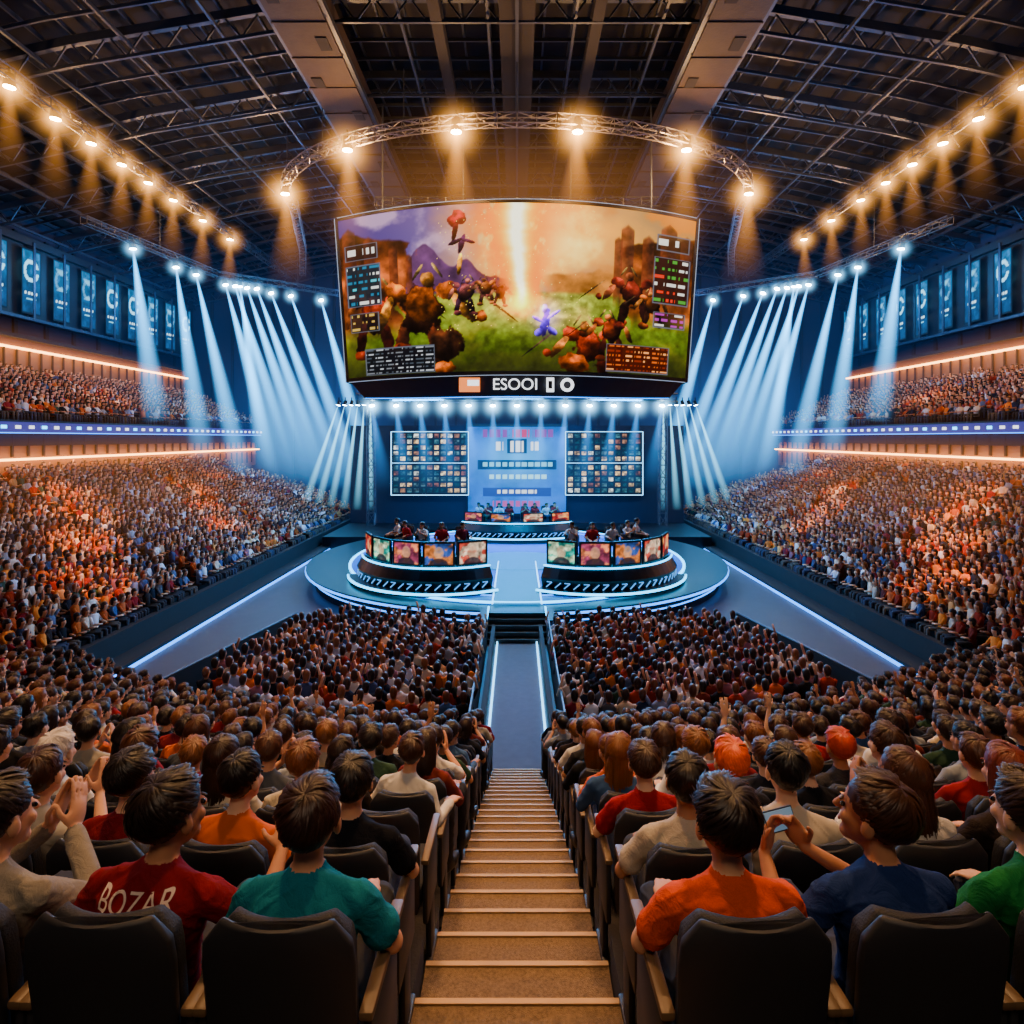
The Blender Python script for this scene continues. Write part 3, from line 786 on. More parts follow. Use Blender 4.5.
def make_person(name,lean=.0,side=0.,hyaw=0.,hpitch=0.,armL=None,armR=None,hair='short',sleeve='short',voxel=.01,nstr=480,seed=1,mats=None,headS=1.04,ZS=.92,mess=.55):
    rd=random.Random(seed); fg=Fig()
    Rt=Matrix.Rotation(-lean,3,'X')@Matrix.Rotation(side,3,'Y'); piv=Vector((0,0,.5))
    T=lambda x,y,z: piv+Rt@(Vector((x,y,.5+(z-.5)*ZS))-piv)
    def ringE(c,rx,ry,n=20): return [Rt@Vector((rx*math.cos(2*math.pi*i/n)*(1),ry*math.sin(2*math.pi*i/n),0))+T(*c) for i in range(n)]
    rr=[((0,.0,.44),.13,.10),((0,.0,.47),.172,.125),((0,-.005,.56),.168,.12),((0,-.01,.66),.155,.112),((0,-.02,.76),.162,.118),((0,-.025,.85),.178,.120),((0,-.03,.91),.186,.108),((0,-.03,.95),.160,.088),((0,-.028,.98),.112,.072),((0,-.022,1.008),.070,.060),((0,-.015,1.025),.056,.054)]
    RS=[ringE(*r) for r in rr]; V=[p for r in RS for p in r];F=[];n=20
    for k in range(len(RS)-1):
        for i in range(n): j=(i+1)%n; F.append((k*n+i,k*n+j,(k+1)*n+j,(k+1)*n+i))
    F.append(tuple(range(n))[::-1]);F.append(tuple((len(RS)-1)*n+i for i in range(n)))
    fg.add((V,F),SH)
    fg.add(capsule(T(0,-.015,.99),.050,T(0,.01,1.09),.046,14),SK)
    fg.add(ellp(T(0,-.02,1.012),(.062,.058,.013),Rt),SH)
    for s in(-1,1):
        fg.add(capsule(T(s*.05,-.03,.985),.030,T(s*.15,-.03,.94),.042,12),SH)
        fg.add(ellp(T(s*.085,-.085,.87),(.065,.035,.085),Rt),SH)
        kn=(s*.13,.43,.535); an=(s*.13,.44,.11)
        fg.add(capsule((s*.09,.02,.53),.088,kn,.062,14),PA)
        fg.add(capsule(kn,.06,an,.042,12),PA)
        fg.add(ellp((s*.135,.50,.05),(.047,.125,.045)),SO); fg.add(ellp((s*.135,.45,.07),(.043,.06,.06)),SO)
    defL=dict(el=(-.27,.06,.68),ha=(-.13,.30,.635),fw=(.3,.9,-.1),nr=(0,0.1,1)); defR=dict(el=(.27,.06,.68),ha=(.13,.30,.635),fw=(-.3,.9,-.1),nr=(0,.1,1))
    for s,A in((-1,armL or defL),(1,armR or defR)):
        sh=T(s*.175,-.025,.918); el=Vector(A['el']); ha=Vector(A['ha'])
        fg.add(capsule(sh,.053,sh.lerp(el,.2),.051,14),SH)
        if sleeve=='short':
            fg.add(capsule(sh,.053,sh.lerp(el,.60),.052,14),SH); fg.add(capsule(sh.lerp(el,.60),.057,sh.lerp(el,.66),.057,16),SH)
            fg.add(capsule(sh.lerp(el,.4),.041,el,.035,12),SK); fg.add(capsule(el,.036,el.lerp(ha,.35),.037,12),SK); fg.add(capsule(el.lerp(ha,.35),.037,ha,.023,12),SK)
        else:
            fg.add(capsule(sh,.054,el,.043,14),SH); fg.add(capsule(el,.043,el.lerp(ha,.93),.033,12),SH); fg.add(capsule(el.lerp(ha,.8),.026,ha,.024,12),SK)
        fw=A.get('fw',tuple(ha-el)); hand(fg,ha,fw,A.get('nr',(0,0,1)),A.get('sd',-s),A.get('curl',.35),1.05)
    Hc=T(0,.02,1.165); Rh=Matrix.Rotation(hyaw,3,'Z')@Matrix.Rotation(-hpitch,3,'X'); S=headS
    Hp=lambda x,y,z: Hc+Rh@(Vector((x,y,z))*S)
    sc=lambda a:tuple(q*S for q in a)
    fg.add(ellp(Hp(0,-.008,.03),sc((.077,.096,.085)),Rh),SK)
    fg.add(ellp(Hp(0,.025,-.03),sc((.06,.065,.082)),Rh),SK)
    fg.add(ellp(Hp(0,.06,-.09),sc((.033,.028,.024)),Rh),SK)
    fg.add(capsule(Hp(0,.088,.012),.008*S,Hp(0,.108,-.026),.012*S,8),SK)
    for s in(-1,1):
        fg.add(ellp(Hp(s*.081,-.004,-.012),sc((.012,.02,.032)),Rh),SK)
        fg.add(ellp(Hp(s*.035,.066,-.03),sc((.022,.02,.022)),Rh),SK)
    hb=[((0,-.016,.042),(.085,.101,.085)),((0,-.040,.006),(.075,.069,.062))]
    if hair=='long': hb+= [((0,-.07,-.07),(.088,.045,.11)),((0,-.085,-.17),(.092,.035,.12))]
    if hair=='bob': hb+= [((0,-.05,-.04),(.086,.055,.075))]
    for c,r in hb: fg.add(ellp(Hp(*c),sc(r),Rh),HA)
    me=bpy.data.meshes.new('tmp'); me.from_pydata([tuple(v) for v in fg.V],[],fg.F); me.update()
    bvh=BVHTree.FromPolygons([tuple(v) for v in fg.V],fg.F)
    o=bpy.data.objects.new('tmp',me); COL.objects.link(o)
    r=o.modifiers.new('r','REMESH'); r.mode='VOXEL'; r.voxel_size=voxel
    sm=o.modifiers.new('s','SMOOTH'); sm.factor=.5; sm.iterations=3
    dg=bpy.context.evaluated_depsgraph_get(); ev=o.evaluated_get(dg); m2=bpy.data.meshes.new_from_object(ev)
    bpy.data.objects.remove(o); bpy.data.meshes.remove(me)
    nv=len(m2.vertices); co=np.zeros(nv*3); m2.vertices.foreach_get('co',co); co=co.reshape(-1,3)
    polys=[tuple(p.vertices) for p in m2.polygons]; cen=[p.center.copy() for p in m2.polygons]
    tags=[]
    for c in cen:
        q=bvh.find_nearest(c); tags.append(fg.T[q[2]] if q[2] is not None else SK)
    nr=np.zeros(nv*3); m2.vertices.foreach_get('normal',nr); nr=nr.reshape(-1,3)
    cl=np.zeros(nv,bool)
    for f,t in zip(polys,tags):
        if t in(SH,PA):
            for i in f: cl[i]=True
    off=seed*3.7
    for i in np.nonzero(cl)[0]:
        p=co[i]; q=Vector((p[0]*5+off+p[2]*5,p[1]*6,p[2]*10+abs(p[0])*9))
        d=mnoise.noise(q)*.003+(1-abs(mnoise.noise(q*1.3))*2)**5*.006
        co[i]=p+nr[i]*d
    V=[tuple(p) for p in co]; F=polys
    def app(vf,t):
        o=len(V); V.extend([tuple(v) for v in vf[0]]); F.extend([tuple(i+o for i in f) for f in vf[1]]); tags.extend([t]*len(vf[1]))
    for s in(-1,1):
        app(ellp(Hp(s*.03,.083,.0),sc((.013,.008,.007)),Rh,10,6),EY)
        app(ellp(Hp(s*.03,.088,.02),sc((.018,.006,.004)),Rh,8,5),HA)
    app(ellp(Hp(0,.089,-.06),sc((.022,.007,.006)),Rh,10,6),LI)
    Rx,Ry,Rz=.087,.104,.09; tilt=Matrix.Rotation(math.radians(22),3,'X')
    whorl=rd.uniform(-.5,.5)
    for i in range(nstr):
        ph=rd.random()*2*math.pi; th0=rd.random()**.8*1.7
        fr=math.cos(ph)
        if fr>.3: end=1.15+.35*(1-fr)
        elif fr>-.3: end=1.65
        else: end=2.05
        L=rd.uniform(.5,.95); end=min(end+rd.uniform(-.14,.12),th0+L+.25) if hair=='short' else end+rd.uniform(-.1,.1)
        if end<th0+.35: th0=end-.35
        clump=math.sin(ph*9+seed)*.15+math.sin(ph*5+1.3*seed+th0*3)*.25*mess; wob=whorl+clump+rd.uniform(-.16,.16)*mess; lift=rd.uniform(.0,.06)
        pts=[];n=6
        tipl=(rd.uniform(-.03,.11)+(.14 if rd.random()<.2 else 0)+.08*math.sin(ph*7+th0*5+seed))*mess-.005 if hair=='short' else .02
        vol=.06*max(0,math.sin(ph*4+seed*2+th0*2))
        for k in range(n):
            t=k/(n-1); th=th0+(end-th0)*t; p2=ph+wob*t
            d=Vector((math.sin(th)*math.sin(p2),math.sin(th)*math.cos(p2),math.cos(th)))
            d=tilt@d
            q=Vector((d.x*Rx,d.y*Ry-.014,d.z*Rz+.04))*(1.0+(lift+vol)*math.sin(t*2.8)+tipl*t*t)
            pts.append(q)
        if hair in('long','bob') and fr<.45:
            Ln=(.26 if hair=='long' else .035)+rd.uniform(-.04,.04); b=pts[4].copy(); pts=pts[:5]
            ox=b.x
            for k in range(1,5):
                pts.append(Vector((ox*(1+.06*math.sin(k+clump*8)),b.y-.012*k*(1 if fr<0 else .4)+rd.uniform(-.003,.003),b.z-(b.z+.05+Ln)*k/4)))
        w=rd.uniform(.0028,.0068)
        m=len(pts); ring=[]
        for k,q in enumerate(pts):
            d=(pts[min(k+1,m-1)]-pts[max(k-1,0)]).normalized(); nn=Vector((q.x,q.y+.014,q.z-.02)).normalized() if q.z>-.05 else Vector((q.x,q.y,0)).normalized()
            xx=d.cross(nn); 
            if xx.length<1e-4: xx=Vector((1,0,0))
            xx.normalize(); yy=xx.cross(d)
            wk=w*(math.sin(math.pi*(.15+.84*k/(m-1)))**.7)+.0003
            ring.append([q+xx*wk,q+yy*wk*.3,q-xx*wk])
        VV=[Hp(*p) for r_ in ring for p in r_]; FF=[]
        for k in range(m-1):
            for a in range(2): b=a+1; FF.append((k*3+a,k*3+b,(k+1)*3+b,(k+1)*3+a))
        app((VV,FF),HA)
    me=bpy.data.meshes.new(name); me.from_pydata(V,[],F)
    for m in mats: me.materials.append(m)
    me.polygons.foreach_set('material_index',tags); me.polygons.foreach_set('use_smooth',[True]*len(F)); me.update()
    bpy.data.meshes.remove(m2)
    return me
def shirt_mat(name,crowd):
    shirt=bpy.data.materials.new(name); shirt.use_nodes=True; nt=shirt.node_tree; b=nt.nodes['Principled BSDF']; b.inputs['Roughness'].default_value=.9
    b.inputs['Specular IOR Level'].default_value=.15
    if crowd:
        a=nt.nodes.new('ShaderNodeAttribute'); a.attribute_name='scol'; a.attribute_type='INSTANCER'; nt.links.new(a.outputs['Color'],b.inputs['Base Color'])
    else:
        oi=nt.nodes.new('ShaderNodeObjectInfo'); tc=nt.nodes.new('ShaderNodeTexCoord')
        n0=nt.nodes.new('ShaderNodeTexNoise'); n0.inputs['Scale'].default_value=350; nt.links.new(tc.outputs['Object'],n0.inputs['Vector'])
        hs=nt.nodes.new('ShaderNodeHueSaturation'); mr=nt.nodes.new('ShaderNodeMapRange'); mr.inputs['To Min'].default_value=.7; mr.inputs['To Max'].default_value=1.2
        nt.links.new(n0.outputs['Fac'],mr.inputs['Value']); nt.links.new(mr.outputs[0],hs.inputs['Value']); nt.links.new(oi.outputs['Color'],hs.inputs['Color']); nt.links.new(hs.outputs[0],b.inputs['Base Color'])
        n=nt.nodes.new('ShaderNodeTexNoise'); n.inputs['Scale'].default_value=16; n.inputs['Detail'].default_value=6; n.inputs['Distortion'].default_value=1.2
        nt.links.new(tc.outputs['Object'],n.inputs['Vector']); bp=nt.nodes.new('ShaderNodeBump'); bp.inputs['Strength'].default_value=.55; bp.inputs['Distance'].default_value=.02
        nt.links.new(n.outputs['Fac'],bp.inputs['Height']); nt.links.new(bp.outputs['Normal'],b.inputs['Normal'])
    return shirt
def ramp_mat(name,cols,rough,mult=1.,spec=.5):
    m=bpy.data.materials.new(name); m.use_nodes=True; nt=m.node_tree; b=nt.nodes['Principled BSDF']; b.inputs['Roughness'].default_value=rough; b.inputs['Specular IOR Level'].default_value=spec
    oi=nt.nodes.new('ShaderNodeObjectInfo'); cr=nt.nodes.new('ShaderNodeValToRGB'); cr.color_ramp.interpolation='CONSTANT'
    while len(cr.color_ramp.elements)<len(cols): cr.color_ramp.elements.new(.5)
    for i,c in enumerate(cols): cr.color_ramp.elements[i].position=i/len(cols); cr.color_ramp.elements[i].color=(*c,1)
    mu=nt.nodes.new('ShaderNodeMath'); mu.operation='MULTIPLY'; mu.inputs[1].default_value=mult
    fr=nt.nodes.new('ShaderNodeMath'); fr.operation='FRACT'
    nt.links.new(oi.outputs['Random'],mu.inputs[0]); nt.links.new(mu.outputs[0],fr.inputs[0]); nt.links.new(fr.outputs[0],cr.inputs[0])
    nt.links.new(cr.outputs[0],b.inputs['Base Color'])
    return m
skin=ramp_mat('skin',[hx('d9a27c'),hx('c98d66'),hx('e3b391'),hx('b8805c'),hx('d49a74')],.6,mult=7.3,spec=.25)
hair_m=ramp_mat('hair',[hx(h) for h in('1a110c','2a1810','120d0c','3a2013','1e1410','4a2a18','24150e','0f0c0c','6a3c1c','2c1a12','7a4a24','3c2416')],.42,mult=3.1,spec=.4)
pants=ramp_mat('trousers',[hx('1a1e2a'),hx('262626'),hx('2a3550'),hx('4a4238')],.85,mult=5.7)
shoe=M('shoe',hx('181818'),.5); eye=M('eye',hx('1c1410'),.15); lip=M('lip',hx('a05548'),.5)
PM=[skin,shirt_mat('crowd_shirt',True),pants,hair_m,shoe,eye,lip]
PMF=[skin,shirt_mat('tshirt_fabric',False),pants,hair_m,shoe,eye,lip]
def PMh(h,pre):
    l=list(PMF); l[3]=M(pre+'_hair',hx(h),.42,var=.45,scale=30,spec=.4); return l
up=lambda s,x=.22,y=.12,z=1.25:dict(el=(s*.30,.06,1.0),ha=(s*x,y,z),fw=(0,.1,1),nr=(0,-1,0),curl=.15)
clap=lambda s:dict(el=(s*.25,.13,.74),ha=(s*.05,.28,.88),fw=(-s*.15,.4,.8),nr=(s,0,0),curl=.15)
arest=lambda s:dict(el=(s*.26,-.02,.71),ha=(s*.25,.22,.70),fw=(0,1,-.1),nr=(0,0,1),curl=.5)
tmpl=[]
tmpl.append(make_person('spectator_a',seed=1,mats=PM))
tmpl.append(make_person('spectator_b',seed=2,lean=.12,hyaw=.3,armL=arest(-1),armR=arest(1),mats=PM,sleeve='long'))
tmpl.append(make_person('spectator_c',seed=3,hyaw=-.25,armL=clap(-1),armR=clap(1),mats=PM,mess=.3))
tmpl.append(make_person('spectator_d',seed=4,hair='long',hyaw=.1,mats=PM,sleeve='long'))
tmpl.append(make_person('spectator_e',seed=5,hair='bob',hyaw=-.2,lean=.1,mats=PM))
tmpl.append(make_person('spectator_f',seed=6,hyaw=.0,lean=-.05,armR=up(1),mats=PM))
tmpl.append(make_person('spectator_g',seed=8,hyaw=-.5,side=.08,armL=arest(-1),mats=PM,mess=.9))
tmpl.append(make_person('spectator_h',seed=9,hyaw=.15,lean=.06,mats=PM,mess=.15))
t_tm=time.time()-T0

# ------------------------------------------------------------ chairs
m_ch=M('seat_fabric_charcoal',hx('202228'),.7,bump=.25,bscale=150)
m_chs=M('seat_shell',hx('24262b'),.55,scale=3)
m_arm=M('armrest_tan',hx('6a5338'),.45)
def chair_mesh():
    mb=MB()
    def panel(y0,th,w0,w1,z0,z1,tilt,mat):
        rs=[];NZ=9
        for k in range(NZ+1):
            t=k/NZ; z=z0+(z1-z0)*t; w=w0+(w1-w0)*t
            e=1-max(0,(t-.8)/.2)**2.5*.28
            if t<.1: e=.9+t
            w=w*e; yb=y0-tilt*(z-z0)
            ring=[];n=8
            tt=th*(1 if t<.93 else .6)
            for i in range(n+1):
                a=-1+2*i/n; ring.append(Vector((a*w/2,yb-tt/2+.045*a*a,z)))
            for i in range(n,-1,-1):
                a=-1+2*i/n; ring.append(Vector((a*w/2*.97,yb+tt/2+.045*a*a,z)))
            rs.append(ring)
        mb.rings(rs,mat)
    panel(-.185,.035,.43,.46,.34,.975,.12,m_chs)
    panel(-.14,.06,.41,.42,.42,.955,.12,m_ch)
    mb.box((0,.06,.42),(.43,.44,.09),m_ch); mb.box((0,.06,.36),(.40,.42,.05),m_chs)
    for s in(-1,1):
        mb.box((s*.247,.03,.665),(.045,.44,.03),m_arm)
        mb.box((s*.247,.0,.48),(.03,.34,.36),m_chs); mb.box((s*.247,.0,.15),(.035,.12,.34),m_chs)
        mb.box((s*.247,.0,.012),(.05,.3,.024),m_blk)
    o=mb.obj('chair_tmp',bevel=.012,smooth=True)
    dg=bpy.context.evaluated_depsgraph_get(); me=bpy.data.meshes.new_from_object(o.evaluated_get(dg)); bpy.data.objects.remove(o); me.name='auditorium_chair'
    me.polygons.foreach_set('use_smooth',[True]*len(me.polygons))
    try: me.set_sharp_from_angle(angle=math.radians(40))
    except Exception as ex: print(ex)
    return me
CH=chair_mesh()
pal=['1c1f2b','e8e4da','8a1c22','23304a','b8b0a0','6e2a20','2a2a2e','c9b79a','3a5a8a','d8d2c8','7a1f2a','1a1a1e','4a4f58','c05a28','97a0aa','2f4a3a','d9c9b0','5a2c2c','20283a','16181e','14161c','2a2220']
FG={
 (4,-1,1):dict(c='7d1420',h='1c120d',kw=dict(seed=21,side=.06,hyaw=-.45,hpitch=-.05,lean=.1,armR=dict(el=(.33,.10,.70),ha=(.30,.34,.78),fw=(-.2,.8,.4),nr=(.5,.2,1),curl=.5),armL=arest(-1)),jersey=1),
 (4,-1,0):dict(c='0f7a8c',h='2a150d',kw=dict(seed=22,hyaw=.05,hpitch=-.08,lean=.05)),
 (4,1,0):dict(c='e0500a',h='1c120e',kw=dict(seed=23,hyaw=.08,lean=.02,mess=.8)),
 (4,1,1):dict(c='1f3468',h='3a2214',kw=dict(seed=24,hyaw=.75,hpitch=-.15,lean=.08,armL=dict(el=(-.31,.06,.68),ha=(-.27,.30,.80),fw=(.35,.35,.8),nr=(-.6,.6,-.2),curl=.75),armR=dict(el=(.24,.12,.66),ha=(-.10,.33,.80),fw=(-.45,.2,.75),nr=(.6,.6,-.1),curl=.75)),phone=1),
 (4,-1,2):dict(c='8c8578',h='1c120d',kw=dict(seed=25,hyaw=-.3,armR=clap(1),armL=clap(-1),sleeve='long')),
 (4,1,2):dict(c='187038',h='2a1a10',kw=dict(seed=26,hyaw=.2,lean=.05)),
 (5,-1,0):dict(c='14161e',h='17100d',kw=dict(seed=27,hyaw=.1)),
 (5,-1,2):dict(c='7a1520',h='140e0c',kw=dict(seed=28,hyaw=-.2)),
 (5,1,0):dict(c='c8bca8',h='1a120e',kw=dict(seed=29,hyaw=-.2,side=.04)),
 (5,1,2):dict(c='c9c4bc',h='4a2a1a',kw=dict(seed=30,hair='long',hyaw=.7,armR=clap(1),armL=clap(-1),sleeve='long')),
 (5,1,3):dict(c='2b2320',h='6a2a18',kw=dict(seed=31,hair='long')),
 (6,1,1):dict(c='23242c',h='e0540c',kw=dict(seed=32,headS=1.1)),
 (6,1,0):dict(c='a01818',h='3a2418',kw=dict(seed=33)),
 (6,-1,1):dict(c='cdbfa0',h='6a4024',kw=dict(seed=34)),
 (6,-1,4):dict(c='e6e0d6',h='d8d0c8',kw=dict(seed=35)),
 (7,1,3):dict(c='3a3a40',h='b83a10',kw=dict(seed=36)),
}
cp=[];cr_=[];pp=[];pr=[];ps=[];pi_=[];pc=[]
for k,Y in enumerate(rowsY):
    if k<4: continue
    r=CY-Y; z=max(rowZ(Y),.03); pitch=.53 if k<8 else .505
    for s in(-1,1):
        j=0
        while j<80:
            arc=AH+.27-(.08 if k==4 else 0)+pitch*j; th=arc/r
            X=r*math.sin(th); YY=CY-r*math.cos(th)
            rp=r-.19; px=s*rp*math.sin(th); py=CY-rp*math.cos(th)
            if X>.862*YY+3.0 and X>.862*YY*1.15+1.5: break
            if X>12.4 and tier_z(X)>z: break
            if X>24: break
            yaw=s*th
            fgk=(k,s,j)
            if k==4 and j<3:
                o=bpy.data.objects.new('auditorium_chair',CH); COL.objects.link(o); o.location=(px,py,z); o.rotation_euler=(0,0,yaw)
            else: cp.append((px,py,z)); cr_.append(yaw)
            if fgk in FG:
                q=FG[fgk]; base=dict(nstr=1300,ZS=.885,headS=1.08) if k==4 else dict(nstr=1000)
                me=make_person('spectator',voxel=.007 if k==4 else .01,mats=PMh(q['h'],'fg%d'%q['kw']['seed']),**{**base,**q['kw']})
                p=bpy.data.objects.new('seated_spectator',me); COL.objects.link(p); p.location=(px,py,z); p.rotation_euler=(0,0,yaw); p.color=(*hx(q['c']),1)
                if q.get('jersey'):
                    bv=BVHTree.FromPolygons([v.co for v in me.vertices],[tuple(f.vertices) for f in me.polygons if f.material_index==SH])
                    t=text('jersey_lettering','BOZAR',.075,M('jersey_print',hx('e8d0c0'),.7),(0,0,0),(0,0,0),None,.0)
                    bmm=bmesh.new(); bmm.from_mesh(t.data); bmesh.ops.triangulate(bmm,faces=bmm.faces[:]); bmesh.ops.subdivide_edges(bmm,edges=bmm.edges[:],cuts=2,use_grid_fill=True); bmm.to_mesh(t.data); bmm.free()
                    zo=.895
                    for v in t.data.vertices:
                        h=bv.ray_cast(Vector((v.co.x+.01,-.6,v.co.y+zo)),Vector((0,1,0)))
                        v.co=(h[0]+Vector((0,-.004,0))) if h[0] else Vector((v.co.x,-.14,v.co.y+zo))
                    t.parent=p
                if q.get('phone'):
                    mb=MB(); R=Matrix.Rotation(.3,3,'Z')@Matrix.Rotation(-.5,3,'X')
                    mb.box((-.19,.36,.885),(.15,.012,.075),m_blk,R); mb.box(Vector((-.19,.36,.885))+R@Vector((0,-.008,0)),(.138,.004,.066),ME('phone_screen',(.3,.5,.7),.3),R)
                    mb.obj('smartphone',p,bevel=.003)
            else:
                if random.random()<.035 and k>5: j+=1; continue
                ti=random.choices(range(8),[5,4,2,2.5,2.5,.6 if k<8 else 1.2,4,4])[0]
                sc_=random.uniform(.93,1.03)
                pp.append((px+random.uniform(-.04,.04),py+random.uniform(-.0,.05),z)); pr.append(yaw+random.uniform(-.3,.3)); ps.append((sc_*random.choice((-1,1)),sc_,sc_)); pi_.append(ti)
                c=hx(random.choice(pal)); f=random.uniform(.8,1.15); pc.append([min(1,q*f) for q in c])
            j+=1
gn_instancer('auditorium_seating',[CH],cp,cr_,[(1,1,1)]*len(cp),[0]*len(cp),[(0,0,0)]*len(cp))
gn_instancer('lower_bowl_crowd',tmpl,pp,pr,ps,pi_,pc)
t_bowl=time.time()-T0

# ------------------------------------------------------------ distant crowds
def lowpoly(var):
    mb=MB(); 
    def rings(rs,part,n):
        mb.rings([[Vector((c[0]+rx*math.cos(2*math.pi*i/n),c[1]+ry*math.sin(2*math.pi*i/n),c[2])) for i in range(n)] for c,rx,ry in rs],PM[part])
    rings([((0,0,.4),.17,.12),((0,0,.7),.16,.11),((0,-.02,.91),.21,.11),((0,-.01,.99),.09,.07)],SH,8)
    rings([((0,0,.97),.05,.05),((0,.02,1.05),.055,.06),((0,.03,1.12),.075,.085),((0,.02,1.19),.078,.09)],SK,8)
    rings([((0,-.035,1.04),.055,.04),((0,-.02,1.12),.083,.08),((0,-.005,1.2),.09,.105),((0,0,1.265),.066,.08),((0,0,1.295),.02,.03)],HA,8)
    for s in(-1,1):
        mb.tube((s*.09,0,.5),(s*.11,.4,.5),.085,.06,PM[PA],5); mb.tube((s*.11,.4,.5),(s*.11,.4,.05),.06,.045,PM[PA],5)
        if var==1 or (var==2 and s==1):
            mb.tube((s*.2,-.02,.91),(s*.3,.08,1.1),.05,.04,PM[SH],5); mb.tube((s*.3,.08,1.1),(s*.22,.1,1.38),.035,.03,PM[SK],5)
        else:
            mb.tube((s*.2,-.02,.91),(s*.25,.1,.7),.055,.042,PM[SH],5); mb.tube((s*.25,.1,.7),(s*.1,.3,.68),.038,.03,PM[SK],5)
    o=mb.obj('lp',smooth=True); me=o.data; bpy.data.objects.remove(o); return me
LP=[lowpoly(0),lowpoly(1),lowpoly(2)]
def merged(name,pos,yaw,cols):
    N=len(pos); sel=rng.choice(3,N,p=[.78,.10,.12]); s=rng.uniform(.93,1.07,N)
    gn_instancer(name,LP,pos,yaw,np.stack([s,s,s],1),sel,cols)
palA=np.array([hx(h) for h in pal])
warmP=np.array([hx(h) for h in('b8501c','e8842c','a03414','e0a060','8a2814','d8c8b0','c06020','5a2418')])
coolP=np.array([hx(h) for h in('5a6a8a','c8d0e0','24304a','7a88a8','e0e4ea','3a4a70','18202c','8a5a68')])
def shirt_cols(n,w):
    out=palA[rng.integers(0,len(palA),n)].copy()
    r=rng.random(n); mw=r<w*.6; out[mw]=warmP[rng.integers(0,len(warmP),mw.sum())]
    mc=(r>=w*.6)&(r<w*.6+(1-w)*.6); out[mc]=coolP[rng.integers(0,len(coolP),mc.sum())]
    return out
def light_stripe(y,x):  # shirt colours follow these bands, painting the orange light stripes into the crowd
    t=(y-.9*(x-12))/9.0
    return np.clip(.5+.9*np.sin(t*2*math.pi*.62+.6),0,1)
for s in(-1,1):
    P=[]
    for i in range(22):
        X=12.9+.56*i; z=tier_z(X); y=6.
        while y<yend(X)-.3:
            if z>bowl_z(X,y)+.1 and X<.9*y+4 and ((y-.35*X)%9.5)>.8 and random.random()>.04:
                P.append((s*(X+random.uniform(-.06,.1)),y+random.uniform(-.08,.08),z))
            y+=.41
    P=np.array(P)
    Yw=np.array([math.atan2(p[0],(31-p[1])*.35) for p in P])+rng.uniform(-.2,.2,len(P))
    w=light_stripe(P[:,1],np.abs(P[:,0])); c=np.zeros((len(P),3))
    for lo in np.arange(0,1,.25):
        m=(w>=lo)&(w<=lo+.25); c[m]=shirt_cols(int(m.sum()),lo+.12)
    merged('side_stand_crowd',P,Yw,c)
    P=[]
    for i in range(12):
        X=25.5+.6*i; z=7.7+.24*i; y=18.
        while y<57.5+i*.15:
            if ((y)%8)>.7 and random.random()>.04: P.append((s*(X+random.uniform(-.06,.06)),y+random.uniform(-.08,.08),z))
            y+=.41
    P=np.array(P); Yw=np.array([math.atan2(p[0],(31-p[1])*.3) for p in P])
    merged('upper_tier_crowd',P,Yw,shirt_cols(len(P),.45))
    P=[]
    yy=13.0
    while yy<20.2:
        x=1.25
        while x<8.4-.22*(yy-13):
            if math.hypot(x,CY-yy)<19.0 and math.hypot(x/10.9,(yy-31.2)/10.6)>1.09 and x<1.25+(yy-12.3)*9: P.append((s*x+random.uniform(-.05,.05),yy+random.uniform(-.05,.05),0))
            x+=.38
        yy+=.46
    P=np.array(P); c=shirt_cols(len(P),.4); merged('floor_crowd',P,np.array([math.atan2(p[0]*.3,20) for p in P]),c)
    mb=MB()
    mb.beam((s*8.8,14.0,.5),(s*7.4,20.2,.5),.06,1.0,m_blk2); mb.box((s*1.02,16.5,.5),(.05,7.4,1.0),m_blk2)
    mb.tube((s*1.02,12.8,1.03),(s*1.02,20.2,1.03),.03,.03,m_truss,6); mb.tube((s*8.8,14.,1.03),(s*7.4,20.2,1.03),.03,.03,m_truss,6)
    mb.obj('crowd_barrier')

# ------------------------------------------------------------ player desks
m_desk=M('desk_dark',hx('0e121c'),.3)
def mon_img(sd):
    v,u=np.meshgrid(np.linspace(0,1,30),np.linspace(0,1,40),indexing='ij')
    cs=[('c02820','ffa050'),('10a090','d0f0c0'),('9a3a5a','f08050'),('d07030','3050a0'),('e0c0a0','c04030')][sd%5]
    n=fbm(u*4,v*4,4,sd+100)
    img=mixc(np.zeros((30,40,3))+C(cs[0]),C(cs[1]),ss(.42,.55,n)); img*= (.2+1.3*fbm(u*8,v*6,3,sd)[...,None])
    d=np.sqrt(((u-.5)/.18)**2+((v-.45)/.3)**2); img=mixc(img,C('c09070'),ss(1,.8,d)*.6); d=np.sqrt(((u-.5)/.35)**2+((v-1.0)/.35)**2); img=mixc(img,C('201820'),ss(1,.85,d)*.8)
    e=((u<.04)|(u>.96)|(v<.05)|(v>.95)).astype(float); img=mixc(img,C('05070a'),e)
    return s2l(np.clip(img,0,1))
plp=[];plr=[];plc=[]
